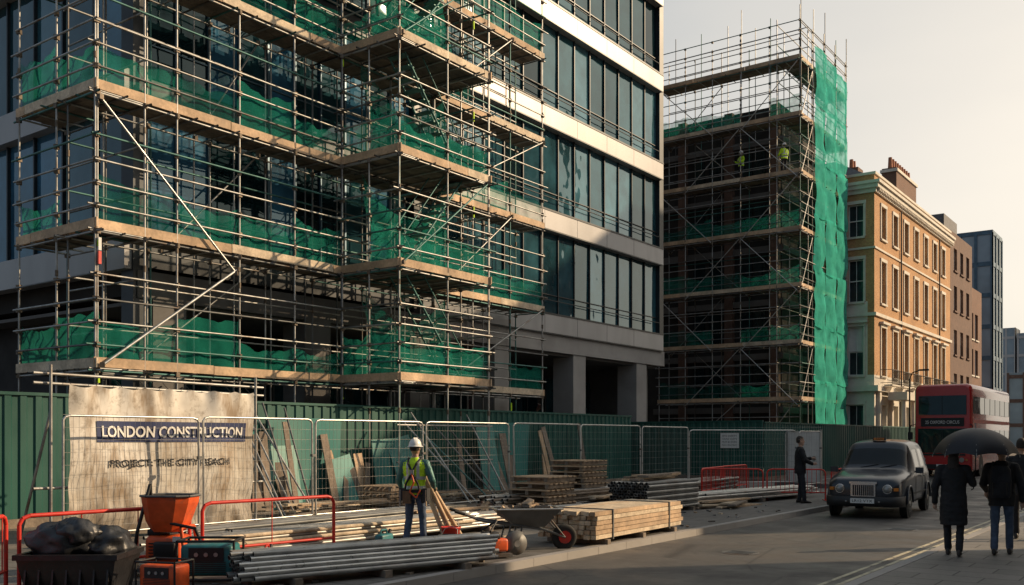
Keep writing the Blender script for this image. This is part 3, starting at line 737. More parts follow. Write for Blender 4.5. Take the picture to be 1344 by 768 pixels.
m.poly([(.1,-.16,.6),(.4,-.2,.55),(.5,-.1,.2),(.3,0,.06)],.018,'black',8)
for i in range(6): m.obox((-.02,-.172,.2+i*.035),(.26,.012,.012),0,'black')
m.obox((.18,-.176,.42),(.1,.012,.07),0,'notice')
m.build('hopper_and_frame',mx)
bevbox((0,0,.30),(.42,.34,.32),'paint_orange','engine_cover',mx,.06); bevbox((.05,-.19,.3),(.26,.08,.2),'black','recoil_starter',mx,.03); bevbox((-.12,0,.49),(.16,.24,.08),'black','air_box',mx,.02)
def generator(loc,rz,sc,case):
    gn=empty('portable_generator',loc,rz,sc)
    bevbox((0,0,.24),(.54,.34,.32),case,'casing',gn,.04); m=MB()
    for sx in (-.29,.29): m.poly([(sx,-.2,.02),(sx,-.2,.44),(sx,.2,.44),(sx,.2,.02)],.014,'black',8)
    for sy in (-.2,.2): m.tube((-.29,sy,.44),(.29,sy,.44),.014,'black',8); m.tube((-.29,sy,.04),(.29,sy,.04),.014,'black',8)
    m.obox((.0,-.173,.3),(.36,.012,.14),0,'black'); 
    for i in range(3): m.tube((-.1+i*.1,-.178,.3),(-.1+i*.1,-.19,.3),.022,'steel',10,True)
    for i in range(6): m.obox((0,-.174,.12+i*.02),(.4,.008,.007),0,'black')
    m.build('frame_and_sockets',gn)
generator((-9.75,7.2,.12),math.radians(38),1.15,'teal_case')
generator((-9.35,6.3,.12),math.radians(20),.85,'paint_orange')
def jerry(c,rz,mat):
    e=empty('fuel_can',c,rz); bevbox((0,0,.17),(.14,.32,.32),mat,'body',e,.03); m=MB()
    m.poly([(0,-.1,.33),(0,-.08,.39),(0,.06,.39),(0,.08,.33)],.012,mat,8); m.tube((0,.13,.32),(0,.17,.38),.025,'black',10,True); m.build('handle_and_spout',e)
jerry((-9.5,7.85,.12),.6,'paint_red'); jerry((-11.6,8.9,.12),1.2,'plastic_black'); jerry((-9.75,10.2,.12),.2,'teal_case')
e=empty('hose_coil',(-9.6,9.0,.12)); m=MB()
pts=[((.26-.012*(i//30))*math.cos(i*.21),(.26-.012*(i//30))*math.sin(i*.21),.03+.022*(i/30)) for i in range(150)]
m.poly(pts,.014,'plastic_black',6); m.build('hose',e)
cr=empty('rubbish_crate',(-10.45,5.95,.1),math.radians(38)); m=MB()
def rc(z,a,b): return [(-a,-b,z),(a,-b,z),(a,b,z),(-a,b,z)]
m.loft([rc(.02,.46,.33),rc(.40,.54,.40),rc(.40,.57,.43),rc(.46,.57,.43),rc(.46,.51,.37),rc(.2,.48,.35)],'plastic_black',True,False)
for i in range(-3,4): m.obox((i*.15,-.375,.21),(.02,.04,.36),0,'plastic_black',-.18)
m.build('crate',cr)
def bag(m,c,rd,sd_):
    rings=[]
    for k_ in range(25):
        t=-math.pi/2+math.pi*k_/24; cr_=max(.02,math.cos(t)); ring=[]
        for i in range(48):
            a=2*math.pi*i/48; d=Vector((cr_*math.cos(a),cr_*math.sin(a),math.sin(t)))
            q=1+.25*mnoise.noise(d*2.2+Vector((sd_,0,0)))+.12*abs(mnoise.noise(d*5+Vector((sd_,2,0))))+.04*abs(mnoise.noise(d*11+Vector((sd_,2,0))))
            ring.append((c[0]+rd[0]*d.x*q,c[1]+rd[1]*d.y*q,c[2]+rd[2]*d.z*q))
        rings.append(ring)
    m.loft(rings,'tarp')
m=MB()
for c,rd,sd_ in (((-.15,0,.55),(.40,.32,.25),1),((.25,.08,.52),(.28,.28,.2),5),((.0,-.1,.66),(.25,.22,.17),9)): bag(m,c,rd,sd_)
m.build('bin_bags',cr)
m=MB(); bag(m,(-11.9,6.8,.34),(.34,.3,.28),3); m.build('bin_bag')
for cx,cy,cc in ((-9.1,10.9,'black'),(-9.9,11.9,'paint_red')):
    e=empty('bucket',(cx,cy,.12)); m=MB(); n=18
    m.loft([[(r_*math.cos(2*math.pi*i/n),r_*math.sin(2*math.pi*i/n),z) for i in range(n)] for r_,z in ((.12,0),(.155,.3),(.165,.3),(.165,.28),(.15,.27),(.12,.02))],cc)
    m.poly([(-.16,0,.28),(-.12,.05,.38),(0,.08,.42),(.12,.05,.38),(.16,0,.28)],.005,'steel'); m.build('pail',e)
m=MB()
for i in range(200):
    x=U(-14,-8.2); y=U(7,24); s_=U(.03,.22)
    m.obox((x,y,.12+.015),(s_,U(.03,.09),.028),U(0,3.1),random.choice(['timber','timber_old','rubble','concrete','steel_dark','timber_pale']))
m.build('timber_offcuts')

# ---------------------------------------------------------------- brick townhouse
FXf=lambda c:(lambda mb,u0,u1,z0,z1,d0,d1,mt: mb.box(c+d0,c+d1,u0,u1,z0,z1,mt))
FYf=lambda c:(lambda mb,u0,u1,z0,z1,d0,d1,mt: mb.box(u0,u1,c-d1,c-d0,z0,z1,mt))
FNf=lambda c:(lambda mb,u0,u1,z0,z1,d0,d1,mt: mb.box(c-d1,c-d0,u0,u1,z0,z1,mt))
def wall(mb,E,u0,u1,z0,z1,cols,rows,mats,glassm='house_glass',trim='stucco',surr=True,bars=True):
    z=z0
    for (za,zb,kind) in rows:
        E(mb,u0,u1,z,za,-.4,0,mats((z+za)/2)); u=u0
        for (a,b) in cols:
            E(mb,u,a,za,zb,-.4,0,mats((za+zb)/2)); u=b
            E(mb,a,b,za,zb,-.32,-.28,glassm)
            if R()<.4: E(mb,a+.06,b-.06,zb-(zb-za)*U(.3,.6),zb-.02,-.279,-.27,'white_paint')
            f=.06
            E(mb,a,a+f,za,zb,-.275,-.2,'white_paint'); E(mb,b-f,b,za,zb,-.275,-.2,'white_paint')
            E(mb,a+f,b-f,za,za+f,-.275,-.2,'white_paint'); E(mb,a+f,b-f,zb-f,zb,-.275,-.2,'white_paint')
            if bars:
                zm=(za+zb)/2; E(mb,a+f,b-f,zm-.03,zm+.03,-.27,-.19,'white_paint'); um=(a+b)/2
                E(mb,um-.015,um+.015,za+f,zb-f,-.265,-.22,'white_paint')
            E(mb,a-.1,b+.1,za-.12,za,.003,.12,trim)
            if surr:
                E(mb,a-.14,a-.002,za,zb,.003,.06,trim); E(mb,b+.002,b+.14,za,zb,.003,.06,trim); E(mb,a-.16,b+.16,zb,zb+.2,.003,.08,trim)
                if kind=='ped':
                    E(mb,a-.28,b+.28,zb+.2,zb+.34,.003,.25,trim)
        E(mb,u,u1,za,zb,-.4,0,mats((za+zb)/2)); z=zb
    E(mb,u0,u1,z,z1,-.4,0,mats((z+z1)/2))
th=empty('brick_townhouse'); m=MB()
TXc=-16.5; Y0,Y1_=60.0,81.0
E=FXf(TXc); ES=FYf(Y0)
rows=[(1.0,3.9,''),(5.7,8.7,'ped'),(10.2,12.8,''),(14.2,16.2,'')]
mf=lambda z:'stucco' if z<5.2 else 'brick'
cols=[(61.6+i*2.75-.55+.35,61.6+i*2.75+.55+.35) for i in range(7)]
wall(m,E,Y0,Y1_,0,17.9,cols,rows,mf)
mfs=lambda z:'stucco' if z<9.5 else 'brick'
wall(m,ES,-24,TXc-.4,0,17.9,[(-18.1,-17.15)],rows,mfs)
for (z0_,z1_,pr,mt) in ((4.7,5.05,.3,'stucco'),(9.3,9.5,.14,'stucco'),(13.4,13.52,.08,'stucco'),(16.8,17.05,.13,'stucco'),(17.05,17.3,.3,'stucco'),(17.3,17.48,.42,'stucco')):
    m.box(TXc+.003,TXc+pr,Y0-pr,Y1_,z0_,z1_,mt); m.box(-24,TXc+.003,Y0-pr,Y0-.003,z0_,z1_,mt)
for i in range(60): 
    y=Y0+.2+i*.35; m.box(TXc+.13,TXc+.28,y,y+.14,16.9,17.048,'stucco')
m.box(TXc-.35,TXc+.1,Y0-.1,Y1_,17.9,18.05,'stucco'); m.box(-24,TXc-.35,Y0-.1,Y0+.2,17.9,18.05,'stucco')
for i in range(8):
    y=60.5+i*2.75; m.box(TXc+.003,TXc+.2,y,y+.4,.1,4.7,'stucco'); 
for yb in (62.0,70.2,):
    for c in (0,2.2): m.tube((TXc+1.2,yb+c,.1),(TXc+1.2,yb+c,4.2),.18,'stucco',14,r2=.15)
    m.box(TXc+.36,TXc+1.5,yb-.35,yb+2.55,4.2,4.69,'stucco')
for i in range(7):
    y0=cols[i][0]-.4;y1=cols[i][1]+.4
    m.box(TXc+.305,TXc+.8,y0,y1,5.06,5.14,'stucco')
    for z in (5.25,6.05): m.tube((TXc+.78,y0,z),(TXc+.78,y1,z),.02,'black'); m.tube((TXc+.1,y0,z),(TXc+.78,y0,z),.02,'black')
    q=y0
    while q<y1: m.tube((TXc+.78,q,5.14),(TXc+.78,q,6.05),.012,'black',4); q+=.13
for y in (65.9,76.9): m.tube((TXc+.1,y,.2),(TXc+.1,y,16.7),.05,'black',8)
m.box(-24,TXc-.4,Y0+.4,Y1_-.0,0,17.8,'interior')
m.add([(TXc-.4,Y0+.3,17.95),(TXc-.4,Y1_,17.95),(-19.5,Y1_,19.6),(-19.5,Y0+2,19.6)],[(0,1,2,3)],'slate')
m.add([(TXc-.4,Y0+.3,17.95),(-19.5,Y0+2,19.6),(-24,Y0+2,19.6),(-24,Y0+.3,17.95)],[(0,1,2,3)],'slate')
m.box(-18.9,-17.9,70.6,76.2,17.9,21.0,'brick_red'); m.box(-19,-17.8,70.5,76.3,20.7,20.9,'stucco'); 
for i in range(9): m.tube((-18.4,70.9+i*.62,21.0),(-18.4,70.9+i*.62,21.8),.17,'pot',10,True,.13)
m.box(-19.2,-18.2,62.5,63.6,17.9,19.2,'brick_red')
for i in range(2): m.tube((-18.7,62.8+i*.5,19.2),(-18.7,62.8+i*.5,19.8),.15,'pot',10,True,.12)
m.build('walls_windows_roof',th)
b2=empty('dark_brick_block'); m=MB()
E=FXf(-16.5)
wall(m,E,81.05,89.5,0,18.2,[(82.3+i*2.4,83.5+i*2.4) for i in range(3)],[(1,3.5,''),(5,7,''),(8.5,10.5,''),(12,14,''),(15.2,17,'')],lambda z:'rust_brick_dark',surr=False,trim='rust_brick_dark')
m.box(-24,-16.9,81.05,89.5,0,18.1,'rust_brick_dark'); m.box(-20,-17,81.2,86,18.2,19.6,'slate'); m.build('walls_and_windows',b2)
m=MB(); e=empty('brown_office_block')
E=FXf(-17.6); wall(m,E,89.7,100,0,15.6,[(90.5+i*2.1,91.9+i*2.1) for i in range(4)],[(1+3.3*i,3.4+3.3*i,'') for i in range(4)],lambda z:'brick_red',surr=False,bars=False)
m.box(-26,-18,89.7,100,0,15.5,'brick_red'); m.build('walls_and_windows',e)
def towerblock(name,x0,x1,y0,y1,h,fl,bw,base,gl_):
    e=empty(name); m=MB(); m.box(x0,x1,y0,y1,0,h,gl_)
    z=0
    while z<=h: m.box(x0-.1,x1+.1,y0-.1,y1+.1,z,z+.5,base); z+=fl
    n=int((x1-x0)/bw)
    for i in range(n+1): x=x0+(x1-x0)*i/n; m.box(x-.15,x+.15,y0-.15,y0-.02,0,h,base)
    n=int((y1-y0)/bw)
    for i in range(n+1): y=y0+(y1-y0)*i/n; m.box(x1+.02,x1+.15,y-.15,y+.15,0,h,base)
    m.build('facade',e)
towerblock('glass_office_tower',-27,-20.2,121,127,25.4,3.6,1.6,'frame_blue','hazed_glass')
towerblock('distant_office_block',-34,-29.5,200,205,22.5,3.4,1.5,'hazed_stone','hazed_glass')
towerblock('distant_office_block',-29,-20,200,215,21.4,3.4,1.5,'hazed_stone','hazed_glass')
towerblock('distant_office_block',-23,-19.0,150,165,11,3.4,1.8,'rust_brick_dark','hazed_glass')
towerblock('distant_office_block',-60,-10,420,440,40,3.8,4,'hazed_stone','hazed_glass')

# ---------------------------------------------------------------- opposite side of the street: unseen terraces added to cast shade and leave sun gaps
def shade_terrace(name,y0,y1,h,mt,dep=6):
    e=empty(name); m=MB(); E=FNf(3.4); n=max(2,int((y1-y0)/2.8)); wd=(y1-y0)/n
    rows=[]; z=1.0
    while z+2.2<h-.8: rows.append((z,z+1.9,'')); z+=3.2
    wall(m,E,y0,y1,0,h,[(y0+wd*(i+.5)-.55,y0+wd*(i+.5)+.55) for i in range(n)],rows,lambda z:'stucco' if z<4 else mt,bars=False)
    m.box(3.8,3.4+dep,y0,y1,0,h-.1,mt); m.box(3.1,3.4,y0,y1,h-.4,h,'stucco'); m.build('walls_and_windows',e)
shade_terrace('unseen_shade_terrace',-30,-6,13,'brick_red'); shade_terrace('unseen_shade_terrace',-5.9,12,12,'brick'); shade_terrace('unseen_shade_terrace',12.1,23.2,8.6,'brick_red')
shade_terrace('unseen_shade_terrace',36,46,13,'brick'); shade_terrace('unseen_shade_terrace',46.1,56,18,'brick_red'); shade_terrace('unseen_shade_terrace',56.1,66,24,'stucco',8); shade_terrace('unseen_shade_terrace',66.1,74,29,'brick_red',6); shade_terrace('unseen_shade_terrace',82,120,9,'brick_red')

# ---------------------------------------------------------------- taxi
def wheel(m,x,y,r,wd,side,hub='steel'):
    pr=[(-wd/2,r*.62),(-wd/2,r*.9),(-wd*.35,r),(wd*.35,r),(wd/2,r*.9),(wd/2,r*.62)]
    m.lathe_x((x,y,r),pr,'rubber',28)
    xo=x+side*wd/2; s=side
    m.lathe_x((xo,y,r),[(-.06*s,r*.6),(.004*s,r*.62),(-.02*s,r*.5),(-.03*s,r*.25),(.01*s,r*.18),(.012*s,.01)],hub,28)
tx=empty('taxi',(-6.42,22.45,.004),math.radians(5))
S=[(0.0,.62,.36,.66,.72,.50),(.05,.76,.30,.78,.86,.60),(.16,.83,.26,.85,.94,.66),(.6,.86,.25,.93,1.03,.68),(1.15,.87,.25,.98,1.09,.68),(1.28,.87,.25,1.0,1.13,.70),
(1.75,.87,.25,1.02,1.68,.68),(1.88,.87,.25,1.02,1.76,.69),(1.95,.87,.25,1.02,1.78,.69),(2.7,.87,.25,1.02,1.82,.70),(2.8,.87,.25,1.02,1.82,.70),(3.5,.87,.25,1.02,1.80,.69),(3.6,.87,.25,1.02,1.79,.69),(3.95,.86,.25,1.02,1.74,.67),
(4.05,.85,.26,1.02,1.68,.66),(4.25,.84,.27,1.0,1.15,.66),(4.38,.80,.30,.92,1.0,.6),(4.46,.70,.36,.72,.80,.5)]
def sect(y,w,low,belt,top,wt):
    h=top-belt
    half=[(0,low),(w*.86,low),(w*.985,low+.1),(w,(low+belt)/2),(w*.985,belt-.04),(w*.955,belt+.05*h),(wt+(w-wt)*.08,belt+.80*h),(wt*.88,belt+.95*h),(wt*.5,top-.006),(0,top)]
    full=[(x,z) for x,z in half]+[(-x,z) for x,z in half[-2:0:-1]]
    return [(x,y,z) for x,z in full]
rings=[sect(*s_) for s_ in S]; n=len(rings[0]); m=MB()
for k_ in range(len(S)-1):
    for i in range(n):
        j=(i+1)%n; seg=i if i<9 else 17-i
        mt='cab_paint'
        if k_==5 and seg in (6,7,8): mt='car_glass'
        if k_ in (8,10,12) and seg==5: mt='car_glass'
        if k_==14 and seg in (6,7,8): mt='car_glass'
        if seg in (0,1): mt='black'
        m.add([rings[k_][i],rings[k_][j],rings[k_+1][j],rings[k_+1][i]],[(0,1,2,3)],mt,True)
m.add(rings[0],[tuple(range(n-1,-1,-1))],'cab_paint',True); m.add(rings[-1],[tuple(range(n))],'cab_paint',True)
o=m.build('body_shell',tx)
bm_=bmesh.new(); bm_.from_mesh(o.data); bmesh.ops.remove_doubles(bm_,verts=bm_.verts,dist=.0005); bmesh.ops.recalc_face_normals(bm_,faces=bm_.faces); bm_.to_mesh(o.data); bm_.free()
sb=o.modifiers.new('s','SUBSURF'); sb.levels=2; sb.render_levels=2
m=MB()
for sx in (-1,1):
    for yy in (.82,3.62): 
        wheel(m,sx*.78,yy,.335,.19,sx,'steel')
        arc=[(sx*.885,yy+.40*math.cos(a),.335+.40*math.sin(a)) for a in [math.pi*i/14 for i in range(15)]]
        m.poly(arc,.022,'cab_paint',6)
        m.lathe_x((sx*.84,yy,.335),[(-.03*sx,.39),(.025*sx,.39)],'black',28)
m.build('wheels',tx)
m=MB()
m.box(-.27,.27,-.045,.02,.50,.80,'chrome'); m.box(-.24,.24,-.052,-.045,.53,.775,'black')
for i in range(11): m.box(-.225+i*.045-.005,-.225+i*.045+.005,-.062,-.052,.53,.775,'chrome')
m.box(-.3,.3,-.05,.1,.80,.85,'chrome')
def lamp(x,z,r,mt,y=-.03):
    nn=22
    m.loft([[(x+q*math.cos(2*math.pi*i/nn),y+d,z+q*math.sin(2*math.pi*i/nn)) for i in range(nn)] for q,d in ((r*1.15,.14),(r*1.15,0),(r*1.05,-.015),(r,-.012))],'chrome')
    m.loft([[(x+q*math.cos(2*math.pi*i/nn),y+d,z+q*math.sin(2*math.pi*i/nn)) for i in range(nn)] for q,d in ((r*.95,-.014),(r*.8,-.035),(r*.4,-.05),(.004,-.053))],mt)
for sx in (-1,1): lamp(sx*.52,.68,.095,'lens',.0); lamp(sx*.36,.40,.045,'lens',-.07); m.obox((sx*.70,.03,.68),(.1,.05,.07),sx*.5,'indicator')
m.loft([[( x*.875, yv+(.0 if abs(x)<.75 else .10 if abs(x)<.95 else .34), z) for x in (-1,-.93,-.7,-.3,.3,.7,.93,1)] for yv,z in ((-.06,.28),(-.11,.32),(-.12,.42),(-.09,.50),(-.02,.52))],'black',False,True,False)
m.box(-.26,.26,-.137,-.125,.36,.47,'notice')
m.loft([[( x*.88, 4.46-(.0 if abs(x)<.9 else .2), z) for x in (-1,-.85,.85,1)] for z in (.32,.50)],'black',False,False,False)
m.poly([(-.3,1.25,1.14),(.1,1.33,1.22)],.008,'black'); m.poly([(.15,1.25,1.14),(.5,1.33,1.22)],.008,'black')
m.obox((0,1.98,1.82),(.30,.12,.07),0,'black'); m.box(-.12,.12,1.905,1.919,1.80,1.85,'indicator')
for sx in (-1,1):
    m.obox((sx*.98,1.55,1.08),(.17,.09,.14),0,'cab_paint'); m.tube((sx*.86,1.58,1.04),(sx*.95,1.57,1.06),.02,'black')
    for y in (1.75,2.75,3.25): m.box(sx*.868,sx*.8735,y-.005,y+.005,.32,1.0,'black')
    for y in (2.5,2.95): m.obox((sx*.885,y,.92),(.03,.16,.03),0,'chrome')
    m.box(sx*.872,sx*.885,1.2,3.2,.52,.56,'black')
m.build('trim_lamps_bumpers',tx)
text_mesh('TAXI',.16,lambda x,y:(-.08+x,1.902,1.807+y),'ink_black','roof_sign_text',tx,.035)
text_mesh('LR12 VTX',.44,lambda x,y:(-.22+x,-.139,.385+y),'ink_black','number_plate_text',tx,.06)
m=MB(); m.box(-.6,.6,1.9,3.9,.5,1.0,'black'); m.box(.15,.6,2.2,2.4,1.0,1.45,'black'); m.build('interior',tx)

# ---------------------------------------------------------------- bus
bs=empty('double_decker_bus',(-10.25,48.6,.004))
m=MB(); L=10.6
def bring(y,w,z0,z1,c):
    pts=[]
    for cx,cz,a0 in ((w-c,z1-c,0),(-w+c,z1-c,90),(-w+.08,z0+.08,180),(w-.08,z0+.08,270)):
        rr_=c if cz==z1-c else .08
        for t in range(5): a=math.radians(a0+t*22.5); pts.append((cx+rr_*math.cos(a),y,cz+rr_*math.sin(a)))
    return pts
m.loft([bring(0.03,1.19,.36,4.30,.32),bring(.12,1.25,.32,4.37,.28),bring(.3,1.27,.3,4.40,.25),bring(L-.3,1.27,.3,4.40,.25),bring(L-.03,1.22,.36,4.32,.3),bring(L,1.15,.4,4.2,.3)],'bus_red')
m.build('body_shell',bs); m=MB()
m.box(-1.08,1.08,-.01,.03,1.15,2.30,'bus_glass'); m.box(-1.05,1.05,-.012,.03,2.95,3.85,'bus_glass'); m.box(-.95,.95,-.014,.03,2.40,2.80,'black')
m.box(-.012,.012,-.02,-.012,1.15,2.3,'black'); m.box(-.012,.012,-.02,-.013,2.95,3.85,'black')
for sx in (-1,1):
    m.box(sx*1.262,sx*1.278,.35,L-.6,1.35,2.25,'bus_glass'); m.box(sx*1.262,sx*1.278,.35,L-.4,3.0,3.8,'bus_glass')
    for i in range(7): 
        y=.35+1.4*(i+1); m.box(sx*1.279,sx*1.284,y-.04,y+.04,1.35,2.25,'black'); m.box(sx*1.279,sx*1.284,y-.04,y+.04,3.0,3.8,'black')
    m.box(sx*1.272,sx*1.282,.35,L-.4,2.55,2.72,'paint_red')
    for y in (2.3,8.0): wheel(m,sx*1.13,y,.48,.28,sx); m.lathe_x((sx*1.24,y,.48),[(-.03*sx,.56),(.035*sx,.56)],'black',24)
    m.tube((sx*.85,-.03,.82),(sx*.85,.0,.82),.11,'lens',16,True); m.tube((sx*1.06,-.02,.82),(sx*1.06,.05,.82),.05,'indicator',12,True)
    m.poly([(sx*1.2,.0,2.5),(sx*1.35,-.25,2.45),(sx*1.38,-.25,2.1)],.02,'black'); m.obox((sx*1.38,-.25,1.95),(.2,.08,.35),0,'black')
m.box(-1.1,1.1,-.005,.05,.38,.6,'black'); m.box(-.26,.26,-.02,-.005,.5,.6,'notice'); m.box(-1.0,1.0,-.008,.05,1.02,1.1,'black')
m.build('windows_wheels_trim',bs)
text_mesh('25 OXFORD CIRCUS',1.5,lambda x,y:(-.75+x,-.018,2.52+y),'lettering','destination_blind',bs,.15)

# ---------------------------------------------------------------- people
def dens(pts,rad,step=.02):
    P=[];Q=[]
    for (a,b,ra,rb) in zip(pts,pts[1:],rad,rad[1:]):
        a=Vector(a);b=Vector(b);n_=max(1,int((b-a).length/step))
        for i in range(n_): t=i/n_; P.append(a.lerp(b,t)); Q.append(ra+(rb-ra)*t)
    P.append(Vector(pts[-1])); Q.append(rad[-1]); return P,Q
def limb(mb,pts,rad,tag,n_=12,flat=1.0):
    P,Q=dens(pts,rad); rings=[]
    for i,(p_,r_) in enumerate(zip(P,Q)):
        a=P[max(0,i-2)];b=P[min(len(P)-1,i+2)]; d=(b-a).normalized(); u=d.cross(Vector((0,1,.01))); 
        if u.length<.05: u=d.cross(Vector((1,0,0)))
        u.normalize(); w_=d.cross(u)
        rings.append([p_+u*math.cos(2*math.pi*k/n_)*r_+w_*math.sin(2*math.pi*k/n_)*r_*flat for k in range(n_)])
    mb.loft(rings,tag)
    mb.ell(P[0],(Q[0],)*3,tag,10,6); mb.ell(P[-1],(Q[-1],)*3,tag,10,6)
def eloft(mb,rows,tag,n_=24,x0=0,step=4):
    rows2=[]
    for a,b in zip(rows,rows[1:]):
        for t in range(step): rows2.append([a[k]+(b[k]-a[k])*t/step for k in range(4)])
    rows2.append(list(rows[-1]))
    mb.loft([[(x0+rx*math.cos(2*math.pi*i/n_),yo+ry*math.sin(2*math.pi*i/n_),z) for i in range(n_)] for z,rx,ry,yo in rows2],tag)
def hand(mb,wr,dr,side,curl,tag):
    wr=Vector(wr); d=Vector(dr).normalized(); up=Vector((0,1,0)); s=d.cross(up)
    if s.length<.1: s=Vector((1,0,0))
    s.normalize(); f=s.cross(d).normalized()
    palm=[wr+d*.02,wr+d*.085]; limb(mb,[palm[0],palm[1]],[.026,.036],tag,10,1)
    inw=s*(-side)*(1 if s.x>0 else -1)
    for k,(off,l) in enumerate(((.028,.07),(.010,.08),(-.010,.074),(-.028,.06))):
        b0=wr+d*.085+f*off; b1=b0+d*l*.45+inw*l*.15*curl; b2=b1+d*l*.35*(1-.6*curl)+inw*l*.4*curl; b3=b2+d*l*.15*(1-curl)+inw*l*.28*curl
        limb(mb,[b0,b1,b2,b3],[.0105,.010,.0095,.008],tag,8)
    t0=wr+d*.03+f*.028; limb(mb,[t0,t0+d*.03+f*.025+inw*.01,t0+d*.06+f*.025+inw*.02],[.013,.011,.009],tag,8)
def person(name,loc,rz,sc,pose,tags,coat=None,hairlong=False,vox=.009,stripes=False,rowsx=1.0):
    P=dict(hL=(-.09,0,.90),kL=(-.10,.03,.49),aL=(-.10,0,.09),hR=(.09,0,.90),kR=(.10,.03,.49),aR=(.10,0,.09),
           sL=(-.185,0,1.40),eL=(-.25,-.03,1.12),wL=(-.25,.06,.88),sR=(.185,0,1.40),eR=(.25,-.03,1.12),wR=(.25,.06,.88),hdL=(0,.1,-1),hdR=(0,.1,-1),curl=.35)
    P.update(pose); b=MB(); T=tags
    leg=.085
    for s in 'LR':
        h,k,a=P['h'+s],P['k'+s],P['a'+s]
        limb(b,[h,k,(a[0],a[1],a[2]+.02)],[leg,.062,.056],'pants',14)
        rings=[]
        for t,wx,hz_ in ((-.09,.022,.03),(-.07,.036,.05),(-.02,.04,.055),(.05,.042,.042),(.11,.044,.032),(.16,.036,.026),(.19,.015,.015)):
            cz=a[2]-.09+hz_; rings.append([(a[0]+wx*math.cos(2*math.pi*i/12),a[1]+t,cz+hz_*math.sin(2*math.pi*i/12)) for i in range(12)])
        b.loft(rings,'shoe')
        sh,el,wr=P['s'+s],P['e'+s],P['w'+s]; k_=T.get('armk',1)
        limb(b,[(sh[0]*.75,sh[1],sh[2]+.0),sh,el,wr],[.06*k_,.062*k_,.05*k_,.037*k_],'sleeve',12)
        hand(b,wr,P['hd'+s],-1 if s=='L' else 1,P['curl'],'glove' if 'glove' in T else 'skin')
    q=rowsx
    eloft(b,[(.82,.13,.10,0),(.90,.165*q,.118*q,0),(.98,.165*q,.115*q,0),(1.08,.152*q,.108*q,0),(1.20,.165*q,.118*q,0),(1.32,.187*q,.125*q,0),(1.40,.175*q,.11*q,-.005),(1.45,.115*q,.085,-.005),(1.49,.065,.062,0)],'torso')
    limb(b,[(0,-.005,1.42),(0,.008,1.54)],[.058,.052],'skin')
    if coat: eloft(b,coat,'torso')
    eloft(b,[(1.525,.03,.032,.05),(1.55,.052,.062,.028),(1.59,.066,.084,.012),(1.64,.074,.096,.004),(1.69,.075,.098,0),(1.735,.063,.083,-.004),(1.765,.035,.045,-.008)],'skin')
    b.ell((0,.105,1.63),(.013,.018,.022),'skin',8,6)
    for s in (-1,1): b.ell((s*.077,-.002,1.64),(.012,.02,.032),'skin',8,6); b.ell((s*.031,.088,1.668),(.014,.012,.008),'hair',8,6)
    b.ell((0,.094,1.59),(.024,.010,.006),'lip',8,6)
    b.ell((0,.088,1.685),(.055,.012,.006),'hair',10,6)
    eloft(b,[(1.60,.06,.05,-.05),(1.64,.081,.075,-.032),(1.69,.084,.098,-.012),(1.74,.073,.092,-.008),(1.775,.045,.058,-.012),(1.79,.015,.02,-.012)],'hair')
    if hairlong: eloft(b,[(1.42,.07,.035,-.085),(1.5,.085,.05,-.07),(1.6,.085,.06,-.05)],'hair')
    me=bpy.data.meshes.new('tmp'); me.from_pydata(b.v,[],b.f)
    o=bpy.data.objects.new('tmp',me); scene.collection.objects.link(o)
    rm=o.modifiers.new('r','REMESH'); rm.mode='VOXEL'; rm.voxel_size=vox
    sm=o.modifiers.new('s','SMOOTH'); sm.factor=.5; sm.iterations=2
    dg=bpy.context.evaluated_depsgraph_get(); dg.update()
    nm=bpy.data.meshes.new_from_object(o.evaluated_get(dg))
    vt=[None]*len(b.v)
    for f,t in zip(b.f,b.m):
        for i in f: vt[i]=t
    kd=kdtree.KDTree(len(b.v))
    for i,v in enumerate(b.v): kd.insert(v,i)
    kd.balance(); bpy.data.objects.remove(o)
    for v in nm.vertices:
        t=vt[kd.find(v.co)[1]]
        if t in('torso','sleeve','pants'):
            c=v.co; q_=mnoise.noise(Vector((c.x*9,c.y*9,c.z*16)))*.010+mnoise.noise(Vector((c.x*22+3,c.y*22,c.z*34)))*.004
            d=Vector((c.x-(.1 if c.x>0 else -.1 if t=='pants' else 0),c.y,0)); 
            if d.length>.01: v.co=c+d.normalized()*q_
    mp={'torso':T['top'],'sleeve':T.get('sleeve',T['top']),'pants':T['pants'],'shoe':T['shoe'],'skin':'skin','hair':T.get('hair','hair'),'lip':'skin','glove':T.get('glove','skin')}
    keys=[]; nm.materials.clear(); idx=[]
    for p_ in nm.polygons:
        c=p_.center; t=vt[kd.find(c)[1]]; mt=mp.get(t,t)
        if stripes:
            if t=='torso' and (.99<c.z<1.04 or 1.14<c.z<1.19 or (abs(abs(c.x)-.09)<.022 and c.z>1.19)): mt='reflective'
            if t=='torso' and c.z<.90: mt=T['pants']
        if mt not in keys: keys.append(mt)
        idx.append(keys.index(mt))
    for k in keys: nm.materials.append(MAT[k])
    nm.polygons.foreach_set('material_index',idx); nm.polygons.foreach_set('use_smooth',[True]*len(idx)); nm.update()
    e=empty(name,loc,rz,sc); ob_=bpy.data.objects.new('body',nm); scene.collection.objects.link(ob_); ob_.parent=e
    return e
